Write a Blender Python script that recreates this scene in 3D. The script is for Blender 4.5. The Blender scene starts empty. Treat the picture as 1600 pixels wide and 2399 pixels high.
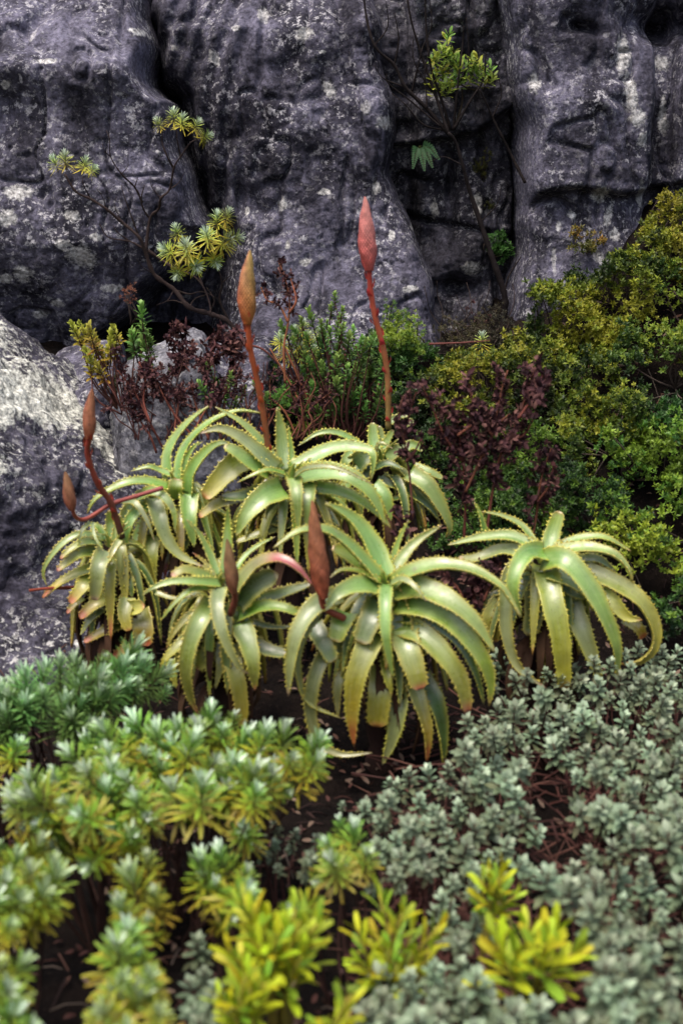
import bpy, math, random
import numpy as np
from mathutils import Vector, Matrix

# ------------------------------------------------------------------ camera, sky, sun, exposure
SC = bpy.context.scene
COL = SC.collection
CAM = np.array([0.0, 0.0, 1.5])
PITCH = math.radians(-12.0)
FPX = 1600 * 50 / 24.0
cam_data = bpy.data.cameras.new('camera')
cam_data.sensor_fit = 'VERTICAL'
cam_data.sensor_height = 36.0
cam_data.sensor_width = 24.0
cam_data.lens = 50.0 * (2400 / 2399)
cam_data.clip_start = 0.05
cam_data.clip_end = 500
cam_data.dof.use_dof = True
cam_data.dof.focus_distance = 5.75
cam_data.dof.aperture_fstop = 3.0
cam = bpy.data.objects.new('camera', cam_data)
COL.objects.link(cam)
cam.location = CAM
cam.rotation_euler = (math.pi / 2 + PITCH, 0, 0)
SC.camera = cam

SUN_EL, SUN_AZ = math.radians(68), math.radians(215)      # azimuth clockwise from +Y
world = bpy.data.worlds.new('World')
SC.world = world
world.use_nodes = True
wn = world.node_tree
sky = wn.nodes.new('ShaderNodeTexSky')
sky.sky_type = 'NISHITA'
sky.sun_disc = False
sky.sun_elevation = SUN_EL
sky.sun_rotation = SUN_AZ
sky.dust_density = 7.0
sky.air_density = 1.0
sky.ozone_density = 0.5
wn.links.new(sky.outputs[0], wn.nodes['Background'].inputs[0])
wn.nodes['Background'].inputs[1].default_value = 0.15
sd = bpy.data.lights.new('sun', 'SUN')
sd.energy = 1.35
sd.angle = math.radians(28)
sd.color = (1.0, 0.96, 0.9)
sun = bpy.data.objects.new('sun', sd)
COL.objects.link(sun)
sdir = Vector((math.sin(SUN_AZ) * math.cos(SUN_EL), math.cos(SUN_AZ) * math.cos(SUN_EL), math.sin(SUN_EL)))
sun.rotation_euler = sdir.to_track_quat('Z', 'Y').to_euler()
vs = SC.view_settings
vs.view_transform = 'Standard'
vs.look = 'None'
vs.exposure = 0.62
vs.gamma = 1.0
vs.use_curve_mapping = False
SC.render.engine = 'CYCLES'
SC.cycles.use_denoising = True
SC.cycles.max_bounces = 6
SC.cycles.transparent_max_bounces = 4
SC.cycles.sample_clamp_indirect = 4.0

R = random.Random(7)
NR = np.random.RandomState(11)

# ------------------------------------------------------------------ small maths helpers
cP, sP = math.cos(PITCH), math.sin(PITCH)
def ray(sx, sy):
    """direction through a photograph pixel (1600 x 2399 frame)"""
    u = (sx - 800.0) / FPX
    v = -(sy - 1199.5) / FPX
    return np.array([u, cP - v * sP, sP + v * cP])
def PS(sx, sy, Y):
    d = ray(sx, sy)
    return CAM + d * (Y / d[1])
K = {1: (80, 940, .2553), 2: (360, 920, .2551), 3: (640, 940, .2806), 4: (340, 1200, .2551),
     5: (640, 1160, .3571), 6: (1040, 1180, .3316), 'D': (0, 0, 1.0204), 'U': (0, 0, .5102)}
def P(x, y, Y, k='D'):
    a = K[k]
    return PS(a[0] + x * a[2], a[1] + y * a[2], Y)
def Pz(x, y, z):
    """point of a view ray at height z (frame of 1568 x 2351)"""
    d = ray(x * 1.0204, y * 1.0204)
    return CAM + d * ((z - CAM[2]) / d[2])
def unit(a):
    a = np.asarray(a, float)
    return a / np.maximum(np.linalg.norm(a, axis=-1, keepdims=True), 1e-9)

def hash3(ix, iy, iz):
    h = (ix.astype(np.int64) * 374761393 + iy.astype(np.int64) * 668265263 + iz.astype(np.int64) * 2147483647) & 0xffffffff
    h = ((h ^ (h >> 13)) * 1274126177) & 0xffffffff
    return ((h ^ (h >> 16)) & 0xffffff) / float(0xffffff)
def vnoise(p):
    i = np.floor(p).astype(np.int64)
    f = p - i
    f = f * f * f * (f * (f * 6 - 15) + 10)
    r = 0
    for dx in (0, 1):
        wx = f[..., 0] if dx else 1 - f[..., 0]
        for dy in (0, 1):
            wy = f[..., 1] if dy else 1 - f[..., 1]
            for dz in (0, 1):
                wz = f[..., 2] if dz else 1 - f[..., 2]
                r = r + wx * wy * wz * hash3(i[..., 0] + dx, i[..., 1] + dy, i[..., 2] + dz)
    return r * 2 - 1
def fbm(p, octaves=5, gain=.5, lac=2.03):
    a, s, r = 1.0, 0.0, 0
    for o in range(octaves):
        r = r + a * vnoise(p + 17.3 * o)
        s += a
        a *= gain
        p = p * lac
    return r / s * 1.6
def smooth(e0, e1, x):
    t = np.clip((x - e0) / (e1 - e0), 0, 1)
    return t * t * (3 - 2 * t)

def catmull(pts, n):
    pts = [np.asarray(p, float) for p in pts]
    if len(pts) == 2:
        pts = [pts[0], (pts[0] + pts[1]) / 2, pts[1]]
    q = [2 * pts[0] - pts[1]] + pts + [2 * pts[-1] - pts[-2]]
    out = []
    for i in range(1, len(q) - 2):
        p0, p1, p2, p3 = q[i - 1:i + 3]
        for t in np.linspace(0, 1, 14, endpoint=False):
            out.append(.5 * (2 * p1 + (p2 - p0) * t + (2 * p0 - 5 * p1 + 4 * p2 - p3) * t * t + (3 * p1 - p0 - 3 * p2 + p3) * t ** 3))
    out.append(q[-2])
    out = np.array(out)
    s = np.concatenate([[0], np.cumsum(np.linalg.norm(np.diff(out, axis=0), axis=1))])
    u = np.linspace(0, s[-1], n + 1)
    return np.stack([np.interp(u, s, out[:, k]) for k in range(3)], 1), s[-1]

# ------------------------------------------------------------------ object helpers
def tag(o, label=None, cat=None, group=None, kind=None):
    if label: o['label'] = label
    if cat: o['category'] = cat
    if group: o['group'] = group
    if kind: o['kind'] = kind
    return o
def empty(name, loc=(0, 0, 0)):
    o = bpy.data.objects.new(name, None)
    o.empty_display_size = .05
    o.location = tuple(float(c) for c in loc)
    COL.objects.link(o)
    return o
def link(name, me, parent=None, mat=None, loc=None):
    """a mesh given in world space; parents stay unrotated so the offset is undone by hand"""
    o = bpy.data.objects.new(name, me)
    COL.objects.link(o)
    if mat is not None and not me.materials:
        me.materials.append(mat)
    if parent is not None:
        o.parent = parent
        off = Vector((0, 0, 0))
        p = parent
        while p is not None:
            off += p.location
            p = p.parent
        o.location = -off
    if loc is not None:
        o.location = Vector(o.location) + Vector(tuple(float(c) for c in loc))
    return o
class MB:
    def __init__(s):
        s.v, s.f, s.c, s.n = [], [], [], 0
    def add(s, v, f, c):
        v = np.asarray(v, float)
        s.v.append(v)
        s.f.extend([tuple(int(i) + s.n for i in q) for q in f])
        c = np.asarray(c, float)
        if c.ndim == 1:
            c = np.tile(c[:3], (len(v), 1))
        s.c.append(c[:, :3])
        s.n += len(v)
    def mesh(s, name, mat=None, smooth_=True):
        me = bpy.data.meshes.new(name)
        v = np.concatenate(s.v)
        me.from_pydata(v.tolist(), [], s.f)
        c = np.concatenate(s.c)
        a = me.color_attributes.new('col', 'FLOAT_COLOR', 'POINT')
        a.data.foreach_set('color', np.concatenate([np.clip(c, 0, 1), np.ones((len(c), 1))], 1).astype(np.float32).ravel())
        if smooth_:
            me.polygons.foreach_set('use_smooth', [True] * len(me.polygons))
        if mat is not None:
            me.materials.append(mat)
        me.update()
        return me
def fast_mesh(name, v, f, c=None, mat=None, smooth_=True, extra=None):
    """numpy route for big meshes; f is (m,3) or (m,4)"""
    me = bpy.data.meshes.new(name)
    k = f.shape[1]
    me.vertices.add(len(v)); me.vertices.foreach_set('co', v.astype(np.float32).ravel())
    me.loops.add(f.size); me.loops.foreach_set('vertex_index', f.astype(np.int32).ravel())
    me.polygons.add(len(f)); me.polygons.foreach_set('loop_start', (np.arange(len(f)) * k).astype(np.int32))
    me.polygons.foreach_set('loop_total', np.full(len(f), k, np.int32))
    me.polygons.foreach_set('use_smooth', np.full(len(f), smooth_))
    me.update(calc_edges=True)
    if c is not None:
        a = me.color_attributes.new('col', 'FLOAT_COLOR', 'POINT')
        a.data.foreach_set('color', np.concatenate([np.clip(c, 0, 1), np.ones((len(c), 1))], 1).astype(np.float32).ravel())
    for nm, arr in (extra or {}).items():
        a = me.attributes.new(nm, 'FLOAT', 'POINT')
        a.data.foreach_set('value', arr.astype(np.float32).ravel())
    if mat is not None:
        me.materials.append(mat)
    return me
def tube_into(mb, pts, r0, r1, sides=7, n=None, col=(.05, .03, .025), knob=0.0, col2=None):
    C, L = catmull(pts, n or max(4, min(40, int(len(pts) * 5))))
    m = len(C)
    T = unit(np.gradient(C, axis=0))
    ref = np.array([.31, .9, .3])
    A = unit(np.cross(T, ref)); B = np.cross(T, A)
    rr = np.linspace(r0, r1, m) * (1 + knob * NR.uniform(-1, 1, m))
    th = np.linspace(0, 2 * math.pi, sides, endpoint=False)
    V = C[:, None] + rr[:, None, None] * (np.cos(th)[None, :, None] * A[:, None] + np.sin(th)[None, :, None] * B[:, None])
    F = []
    for i in range(m - 1):
        for j in range(sides):
            k = (j + 1) % sides
            F.append((i * sides + j, i * sides + k, (i + 1) * sides + k, (i + 1) * sides + j))
    F.append(tuple(range(sides))[::-1])
    F.append(tuple((m - 1) * sides + j for j in range(sides)))
    if col2 is not None:
        t = np.repeat(np.linspace(0, 1, m), sides)[:, None]
        c = np.asarray(col)[None] * (1 - t) + np.asarray(col2)[None] * t
    else:
        c = np.asarray(col)
    mb.add(V.reshape(-1, 3), F, c)

# ------------------------------------------------------------------ materials
def nmat(name):
    m = bpy.data.materials.new(name)
    m.use_nodes = True
    nt = m.node_tree
    return m, nt, nt.nodes['Principled BSDF'], nt.nodes['Material Output']
def N(nt, t, **kw):
    n = nt.nodes.new(t)
    for k, v in kw.items():
        if k in ('ins',):
            for a, b in v.items():
                n.inputs[a].default_value = b
        else:
            setattr(n, k, v)
    return n
def mixc(nt, fac, a, b, blend='MIX'):
    n = nt.nodes.new('ShaderNodeMix')
    n.data_type = 'RGBA'; n.blend_type = blend
    for sock, val in ((n.inputs[0], fac), (n.inputs[6], a), (n.inputs[7], b)):
        if hasattr(val, 'links') or isinstance(val, bpy.types.NodeSocket):
            nt.links.new(val, sock)
        elif isinstance(val, (int, float)):
            sock.default_value = val
        else:
            sock.default_value = (*val, 1)
    return n.outputs[2]
def mth(nt, op, a, b=0.0, clamp=False):
    n = nt.nodes.new('ShaderNodeMath'); n.operation = op; n.use_clamp = clamp
    for s, v in ((n.inputs[0], a), (n.inputs[1], b)):
        if isinstance(v, bpy.types.NodeSocket): nt.links.new(v, s)
        else: s.default_value = v
    return n.outputs[0]
def ramp(nt, val, e0, e1):
    n = nt.nodes.new('ShaderNodeMapRange'); n.clamp = True
    nt.links.new(val, n.inputs[0])
    n.inputs[1].default_value = e0; n.inputs[2].default_value = e1
    return n.outputs[0]
def noise(nt, vec, scale, detail=6, rough=.55):
    n = N(nt, 'ShaderNodeTexNoise')
    n.inputs['Scale'].default_value = scale; n.inputs['Detail'].default_value = detail; n.inputs['Roughness'].default_value = rough
    nt.links.new(vec, n.inputs['Vector'])
    return n.outputs['Fac']
def rock_material(name, dark, mid, pale, lichen_col, fleck=.5, lichen_base=0.0):
    m, nt, bs, out = nmat(name)
    tc = N(nt, 'ShaderNodeTexCoord').outputs['Object']
    big = noise(nt, tc, 2.3, 4, .6)
    med = noise(nt, tc, 11, 6, .68)
    fin = noise(nt, tc, 62, 4, .7)
    mp = N(nt, 'ShaderNodeMapping'); mp.inputs['Scale'].default_value = (9, 9, .9)
    nt.links.new(tc, mp.inputs['Vector'])
    streak = noise(nt, mp.outputs[0], 1.0, 5, .62)
    base = mixc(nt, ramp(nt, big, .36, .66), dark, mid)
    base = mixc(nt, mth(nt, 'MULTIPLY', ramp(nt, med, .46, .68), .75), base, tuple(c * 1.6 for c in mid))
    base = mixc(nt, mth(nt, 'MULTIPLY', ramp(nt, streak, .49, .62), .78), base, tuple(c * .55 for c in dark))
    # pale flecks of crust, grouped in areas
    fl = noise(nt, tc, 38, 6, .76)
    area = noise(nt, tc, 4.5, 3, .5)
    flm = mth(nt, 'MULTIPLY', ramp(nt, fl, .54, .575), ramp(nt, area, .36, .58))
    base = mixc(nt, mth(nt, 'MULTIPLY', flm, fleck), base, pale)
    # round lichen spots
    vo = N(nt, 'ShaderNodeTexVoronoi'); vo.inputs['Scale'].default_value = 17
    dst = N(nt, 'ShaderNodeVectorMath'); dst.operation = 'ADD'
    nz = N(nt, 'ShaderNodeTexNoise'); nz.inputs['Scale'].default_value = 26; nz.inputs['Detail'].default_value = 4
    nt.links.new(tc, nz.inputs['Vector'])
    sc = N(nt, 'ShaderNodeVectorMath'); sc.operation = 'SCALE'; sc.inputs['Scale'].default_value = .07
    nt.links.new(nz.outputs['Color'], sc.inputs[0]); nt.links.new(tc, dst.inputs[0]); nt.links.new(sc.outputs[0], dst.inputs[1])
    nt.links.new(dst.outputs[0], vo.inputs['Vector'])
    sep = N(nt, 'ShaderNodeSeparateColor'); nt.links.new(vo.outputs['Color'], sep.inputs[0])
    rad = mth(nt, 'MULTIPLY', ramp(nt, sep.outputs[0], .72, 1.0), .34)
    spot = ramp(nt, mth(nt, 'SUBTRACT', rad, vo.outputs['Distance']), -.02, .05)
    spot = mth(nt, 'MULTIPLY', spot, ramp(nt, sep.outputs[1], .2, .9))
    base = mixc(nt, mth(nt, 'MULTIPLY', spot, .7), base, pale)
    # the larger patches, from the mesh attribute, with ragged rims
    at = N(nt, 'ShaderNodeAttribute', attribute_name='lichen').outputs['Fac']
    rag = mth(nt, 'ADD', at, mth(nt, 'MULTIPLY', mth(nt, 'SUBTRACT', noise(nt, tc, 34, 5, .7), .5), 1.5))
    pm = ramp(nt, rag, .40 - lichen_base, .62 - lichen_base)
    lc = mixc(nt, ramp(nt, fin, .35, .65), tuple(c * .62 for c in lichen_col), lichen_col)
    base = mixc(nt, pm, base, lc)
    ba = N(nt, 'ShaderNodeAttribute', attribute_name='bare').outputs['Fac']
    bn = mth(nt, 'ADD', ba, mth(nt, 'MULTIPLY', mth(nt, 'SUBTRACT', med, .5), 1.3))
    base = mixc(nt, mth(nt, 'MULTIPLY', ramp(nt, bn, .2, .9), .5), base, tuple(c * 1.75 for c in mid))
    wet = N(nt, 'ShaderNodeAttribute', attribute_name='stain').outputs['Fac']
    wn_ = mth(nt, 'ADD', wet, mth(nt, 'MULTIPLY', mth(nt, 'SUBTRACT', med, .5), 1.0))
    base = mixc(nt, mth(nt, 'MULTIPLY', ramp(nt, wn_, .3, .8), .7), base, tuple(c * .5 for c in dark))
    grain = N(nt, 'ShaderNodeMapRange'); nt.links.new(fin, grain.inputs[0])
    grain.inputs[1].default_value = .28; grain.inputs[2].default_value = .72; grain.inputs[3].default_value = .30; grain.inputs[4].default_value = 1.75
    gc = N(nt, 'ShaderNodeCombineColor')
    for i in range(3): nt.links.new(grain.outputs[0], gc.inputs[i])
    base = mixc(nt, 1.0, base, gc.outputs[0], 'MULTIPLY')
    nt.links.new(base, bs.inputs['Base Color'])
    bs.inputs['Roughness'].default_value = .92
    bs.inputs['Specular IOR Level'].default_value = .12
    pits = N(nt, 'ShaderNodeTexVoronoi'); pits.inputs['Scale'].default_value = 48
    nt.links.new(tc, pits.inputs['Vector'])
    h = mth(nt, 'ADD', mth(nt, 'MULTIPLY', med, .7), mth(nt, 'MULTIPLY', fin, .35))
    h = mth(nt, 'ADD', h, mth(nt, 'MULTIPLY', ramp(nt, pits.outputs['Distance'], .05, .35), .18))
    bp = N(nt, 'ShaderNodeBump'); bp.inputs['Strength'].default_value = .8; bp.inputs['Distance'].default_value = .018
    nt.links.new(h, bp.inputs['Height']); nt.links.new(bp.outputs[0], bs.inputs['Normal'])
    return m
def leaf_material(name, rough=.45, spec=.4, trans=.22, var=.25, coat=0.0, bump=0.0, hue=.02, nscale=30, spots=0.0, fibre=False, coatr=.27):
    m, nt, bs, out = nmat(name)
    at = N(nt, 'ShaderNodeAttribute', attribute_name='col').outputs['Color']
    oi = N(nt, 'ShaderNodeObjectInfo').outputs['Random']
    tc = N(nt, 'ShaderNodeTexCoord').outputs['Object']
    nz = noise(nt, tc, nscale, 5, .6)
    hs = N(nt, 'ShaderNodeHueSaturation')
    nt.links.new(at, hs.inputs['Color'])
    nt.links.new(mth(nt, 'ADD', mth(nt, 'MULTIPLY', oi, hue * 2), .5 - hue), hs.inputs['Hue'])
    v1 = mth(nt, 'ADD', mth(nt, 'MULTIPLY', oi, var), 1 - var * .5)
    v2 = mth(nt, 'ADD', mth(nt, 'MULTIPLY', nz, .7), .65)
    nt.links.new(mth(nt, 'MULTIPLY', v1, v2), hs.inputs['Value'])
    colr = hs.outputs[0]
    if spots:
        s1 = ramp(nt, noise(nt, tc, 150, 3, .6), .66, .72)
        s2 = mth(nt, 'MULTIPLY', ramp(nt, noise(nt, tc, 19, 6, .7), .62, .70), .8)
        s3 = mth(nt, 'MULTIPLY', ramp(nt, noise(nt, tc, 46, 5, .7), .63, .70), .55)
        colr = mixc(nt, mth(nt, 'MULTIPLY', s3, spots), colr, (.42, .40, .26))
        if fibre:
            cx = N(nt, 'ShaderNodeCombineXYZ')
            nt.links.new(N(nt, 'ShaderNodeAttribute', attribute_name='leafu').outputs['Fac'], cx.inputs[0])
            nt.links.new(N(nt, 'ShaderNodeAttribute', attribute_name='leaft').outputs['Fac'], cx.inputs[1])
            nt.links.new(mth(nt, 'MULTIPLY', oi, 40), cx.inputs[2])
            fb = noise(nt, cx.outputs[0], 1.0, 4, .65)
            colr = mixc(nt, mth(nt, 'MULTIPLY', ramp(nt, fb, .50, .72), .28), colr, (.44, .50, .30))
            colr = mixc(nt, mth(nt, 'MULTIPLY', ramp(nt, fb, .47, .30), .35), colr, (.06, .11, .02))
        colr = mixc(nt, mth(nt, 'MULTIPLY', mth(nt, 'MAXIMUM', s1, s2), spots), colr, (.13, .075, .035))
    nt.links.new(colr, bs.inputs['Base Color'])
    bs.inputs['Specular IOR Level'].default_value = spec
    rr = mth(nt, 'ADD', mth(nt, 'MULTIPLY', nz, .3), rough - .15)
    if fibre: nt.links.new(mth(nt, 'ADD', mth(nt, 'MULTIPLY', ramp(nt, noise(nt, tc, 40, 4, .7), .38, .62), .30), .27), bs.inputs['Coat Roughness'])
    nt.links.new(rr, bs.inputs['Roughness'])
    bs.inputs['Coat Weight'].default_value = coat
    if fibre: bs.inputs['Coat IOR'].default_value = 1.85
    if not fibre: bs.inputs['Coat Roughness'].default_value = coatr
    if bump:
        bp = N(nt, 'ShaderNodeBump'); bp.inputs['Strength'].default_value = bump; bp.inputs['Distance'].default_value = .004
        nt.links.new(noise(nt, tc, 75, 5, .65), bp.inputs['Height']); nt.links.new(bp.outputs[0], bs.inputs['Normal'])
    if trans:
        tr = N(nt, 'ShaderNodeBsdfTranslucent'); nt.links.new(hs.outputs[0], tr.inputs['Color'])
        mx = N(nt, 'ShaderNodeMixShader'); mx.inputs[0].default_value = trans
        nt.links.new(bs.outputs[0], mx.inputs[1]); nt.links.new(tr.outputs[0], mx.inputs[2]); nt.links.new(mx.outputs[0], out.inputs['Surface'])
    return m
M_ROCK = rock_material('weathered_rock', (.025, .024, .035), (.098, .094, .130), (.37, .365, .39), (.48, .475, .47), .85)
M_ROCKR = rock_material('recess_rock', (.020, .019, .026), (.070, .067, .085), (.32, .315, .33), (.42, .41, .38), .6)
M_BOULD = rock_material('lichen_rock', (.020, .019, .029), (.066, .063, .085), (.44, .44, .43), (.54, .55, .50), .8)
M_STONE = rock_material('grey_stone', (.07, .07, .085), (.16, .16, .185), (.5, .5, .5), (.55, .55, .52), .5)
M_ALOE = leaf_material('aloe_skin', .42, .5, .10, .22, coat=.9, bump=.55, hue=.015, nscale=14, spots=.7, fibre=True, coatr=.33)
M_LEAF = leaf_material('green_leaf', .5, .35, .22, .4, hue=.025, spots=.4)
M_SILV = leaf_material('silvery_leaf', .5, .4, .08, .35, hue=.02)
M_GREY = leaf_material('grey_felted_leaf', .62, .3, .06, .45, hue=.03)
M_DRY = leaf_material('dry_leaf', .75, .2, .1, .5, hue=.01)
M_BARK = leaf_material('bark', .85, .15, 0, .25, bump=.8, hue=.01, nscale=70)
M_BUD = leaf_material('flower_bud', .5, .35, .05, .08, bump=.2, hue=.005, nscale=60)

def soil_material():
    m, nt, bs, out = nmat('dark_soil')
    tc = N(nt, 'ShaderNodeTexCoord').outputs['Object']
    a = noise(nt, tc, 9, 8, .65); b = noise(nt, tc, 70, 6, .7)
    c = mixc(nt, ramp(nt, a, .4, .65), (.005, .004, .004), (.016, .011, .009))
    c = mixc(nt, mth(nt, 'MULTIPLY', ramp(nt, b, .58, .68), .7), c, (.05, .035, .028))
    nt.links.new(c, bs.inputs['Base Color']); bs.inputs['Roughness'].default_value = .95; bs.inputs['Specular IOR Level'].default_value = .08
    bp = N(nt, 'ShaderNodeBump'); bp.inputs['Strength'].default_value = 1; bp.inputs['Distance'].default_value = .02
    nt.links.new(b, bp.inputs['Height']); nt.links.new(bp.outputs[0], bs.inputs['Normal'])
    return m
M_SOIL = soil_material()

# ------------------------------------------------------------------ terrain
GX = np.array([-3.0, -1.2, 0.0, .45, .8, 1.3, 3.0])
GY = np.array([-4.0, 3.3, 3.7, 4.2, 4.7, 5.2, 5.6, 6.2, 9.0])
GZ = np.array([[-.1, 0, .05, .20, .45, .70, .92, 1.05, 1.3],
               [-.1, 0, .05, .20, .45, .70, .90, 1.00, 1.3],
               [-.1, 0, .04, .18, .42, .66, .88, .98, 1.3],
               [-.1, 0, .03, .14, .40, .70, .93, 1.00, 1.3],
               [-.1, 0, .02, .10, .42, .80, 1.08, 1.16, 1.4],
               [-.1, 0, .02, .10, .48, .98, 1.38, 1.60, 1.8],
               [-.1, 0, .02, .12, .60, 1.2, 1.7, 2.00, 2.2]])
def gz(x, y):
    x = np.asarray(x, float); y = np.asarray(y, float)
    ix = np.clip(np.searchsorted(GX, x) - 1, 0, len(GX) - 2); iy = np.clip(np.searchsorted(GY, y) - 1, 0, len(GY) - 2)
    fx = smooth(0, 1, np.clip((x - GX[ix]) / (GX[ix + 1] - GX[ix]), 0, 1)); fy = np.clip((y - GY[iy]) / (GY[iy + 1] - GY[iy]), 0, 1)
    z = (GZ[ix, iy] * (1 - fx) + GZ[ix + 1, iy] * fx) * (1 - fy) + (GZ[ix, iy + 1] * (1 - fx) + GZ[ix + 1, iy + 1] * fx) * fy
    return z
def hit(x, y, off=0.0, k='D'):
    """where a view ray meets the terrain raised by off"""
    a = K[k]
    d = ray(a[0] + x * a[2], a[1] + y * a[2])
    t = np.linspace(1.2, 8.5, 900)
    p = CAM + d[None] * t[:, None]
    below = np.nonzero(p[:, 2] < gz(p[:, 0], p[:, 1]) + off)[0]
    return p[below[0]] if len(below) else CAM + d * (5.7 / d[1])
xs = np.concatenate([np.linspace(-9, -2.2, 18), np.linspace(-2.1, 2.1, 170), np.linspace(2.2, 9, 18)])
ys = np.concatenate([np.linspace(-6, 1.2, 14), np.linspace(1.25, 6.6, 200), np.linspace(6.8, 9, 6)])
gxx, gyy = np.meshgrid(xs, ys, indexing='ij')
gp = np.stack([gxx, gyy, gxx * 0], -1)
gzz = gz(gxx, gyy) + .035 * fbm(gp * 3.1, 4) + .012 * fbm(gp * 17, 3)
gv = np.stack([gxx, gyy, gzz], -1).reshape(-1, 3)
na, nb = gxx.shape
ii, jj = np.meshgrid(np.arange(na - 1), np.arange(nb - 1), indexing='ij')
q = (ii * nb + jj).ravel()
gf = np.stack([q, q + nb, q + nb + 1, q + 1], 1)
tag(link('ground', fast_mesh('ground', gv, gf, mat=M_SOIL)), 'dark peaty soil slope between the shrubs', kind='structure')

# ------------------------------------------------------------------ the cliff: rock masses rounded off at their outlines
cliff = empty('cliff', (0, 5.8, 1.0))
tag(cliff, 'purple grey weathered sandstone cliff behind the plants', kind='structure')
def poly_sd(px, pz, poly):
    n = len(poly)
    dmin = np.full(px.shape, 1e9); inside = np.zeros(px.shape, bool)
    for i in range(n):
        ax, az = poly[i]; bx, bz = poly[(i + 1) % n]
        ex, ez = bx - ax, bz - az
        t = np.clip(((px - ax) * ex + (pz - az) * ez) / (ex * ex + ez * ez + 1e-12), 0, 1)
        dmin = np.minimum(dmin, np.hypot(px - ax - t * ex, pz - az - t * ez))
        c = ((az > pz) != (bz > pz)) & (px < (bx - ax) * (pz - az) / (bz - az + 1e-12) + ax)
        inside ^= c
    return np.where(inside, dmin, -dmin)
def blob(px, py, cx, cy, rx, ry, rot=0.0):
    c, s = math.cos(rot), math.sin(rot)
    dx, dy = px - cx, py - cy
    return np.hypot((dx * c + dy * s) / rx, (-dx * s + dy * c) / ry)
def rock_slab(name, poly, Y0, roll, depth, res, extra, mat, lich=(), stain=(), bare=(), seed=0, label=None, amp=1.0, wob=.02):
    w = [P(x, y, Y0) for x, y in poly]
    pw = [(a[0], a[2]) for a in w]
    X = np.array([a[0] for a in pw]); Z = np.array([a[1] for a in pw])
    xs = np.arange(X.min() - .02, X.max() + .02, res); zs = np.arange(Z.min() - .02, Z.max() + .02, res)
    gx, gzv = np.meshgrid(xs, zs, indexing='ij')
    p3 = np.stack([gx, gx * 0 + seed * 3.7, gzv], -1)
    sdv = poly_sd(gx, gzv, pw) + wob * fbm(p3 * 5, 2)
    # picture position of each point on the front plane, to place the features
    dy = Y0 - CAM[1]; dz = gzv - CAM[2]
    fwd = dy * cP + dz * sP; up = -dy * sP + dz * cP
    px = (800 + FPX * gx / fwd) / 1.0204; py = (1199.5 - FPX * up / fwd) / 1.0204
    t = np.clip(1 - sdv / roll, 0, 1)
    y = Y0 + depth * (.30 * t ** 2 + .70 * t ** 6)
    y = y + amp * ((1 - .9 * t ** 2) * (.055 * fbm(p3 * 2.2, 3) + .016 * fbm(p3 * np.array([7, 7, 2.6]), 4) + .0055 * fbm(p3 * 33, 4, .62)))
    # vertical furrows and sharp little breaks
    rid = 1 - np.abs(vnoise(p3 * np.array([11, 1, 2.2]) + .6 * fbm(p3 * 4, 2)[..., None]))
    y = y + amp * .030 * np.clip(rid - .80, 0, 1) / .20
    crk = np.abs(vnoise(p3 * np.array([2.3, 1, 1.5]) + 5.1 + .5 * fbm(p3 * 5, 3)[..., None]))
    y = y + amp * .018 * np.exp(-(crk / .030) ** 2) * smooth(.1, .5, vnoise(p3 * 2.1 + 3.3))
    pit = vnoise(p3 * 38 + 9.2)
    y = y + .008 * np.clip(pit - .5, 0, 1) / .3
    y = y + extra(px, py, gx, gzv)
    li = np.zeros_like(px)
    for a in lich:
        li = np.maximum(li, 1.02 - .72 * blob(px, py, *a))
    st = np.zeros_like(px)
    for a in stain:
        st = np.maximum(st, 1.1 - blob(px, py, *a))
    br = np.zeros_like(px)
    for a in bare:
        br = np.maximum(br, 1.1 - blob(px, py, *a))
    na, nb = gx.shape
    ok = sdv > -.004
    cell = ok[:-1, :-1] & ok[1:, :-1] & ok[1:, 1:] & ok[:-1, 1:]
    ii, jj = np.nonzero(cell)
    q = ii * nb + jj
    f = np.stack([q, q + nb, q + nb + 1, q + 1], 1)
    used = np.zeros(na * nb, bool); used[f.ravel()] = True
    idx = np.cumsum(used) - 1
    v = np.stack([gx, y, gzv], -1).reshape(-1, 3)[used]
    me = fast_mesh(name, v, idx[f], mat=mat, extra={'lichen': np.clip(li, 0, 1.2).reshape(-1)[used], 'stain': np.clip(st, 0, 1).reshape(-1)[used], 'bare': np.clip(br, 0, 1).reshape(-1)[used]})
    o = link(name, me, cliff)
    if label: o['label'] = label
    return o
def ex_left(px, py, x, z):
    e = .0012 * np.clip(150 - py, 0, None) * 1.2                      # top shelf leans back
    e = e - .05 * np.exp(-((py - 170) / 45) ** 2) * (px < 340)
    e = e + .06 * np.exp(-(blob(px, py, 60, 40, 22, 60, .5)) ** 2)     # notch
    e = e + .0010 * np.clip(py - 560, 0, None)                          # undercut foot
    e = e - .03 * np.exp(-(blob(px, py, 200, 420, 160, 120)) ** 2)
    return e
LEFT = [(-700, -500), (290, -500), (303, -100), (308, 10), (330, 80), (334, 170), (352, 192), (385, 214), (388, 270), (400, 320), (412, 350), (428, 410), (446, 465), (470, 500), (486, 530),
        (450, 556), (420, 580), (392, 612), (374, 645), (335, 690), (300, 735), (262, 762), (215, 812), (170, 850), (120, 900), (-700, 1000)]
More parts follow.
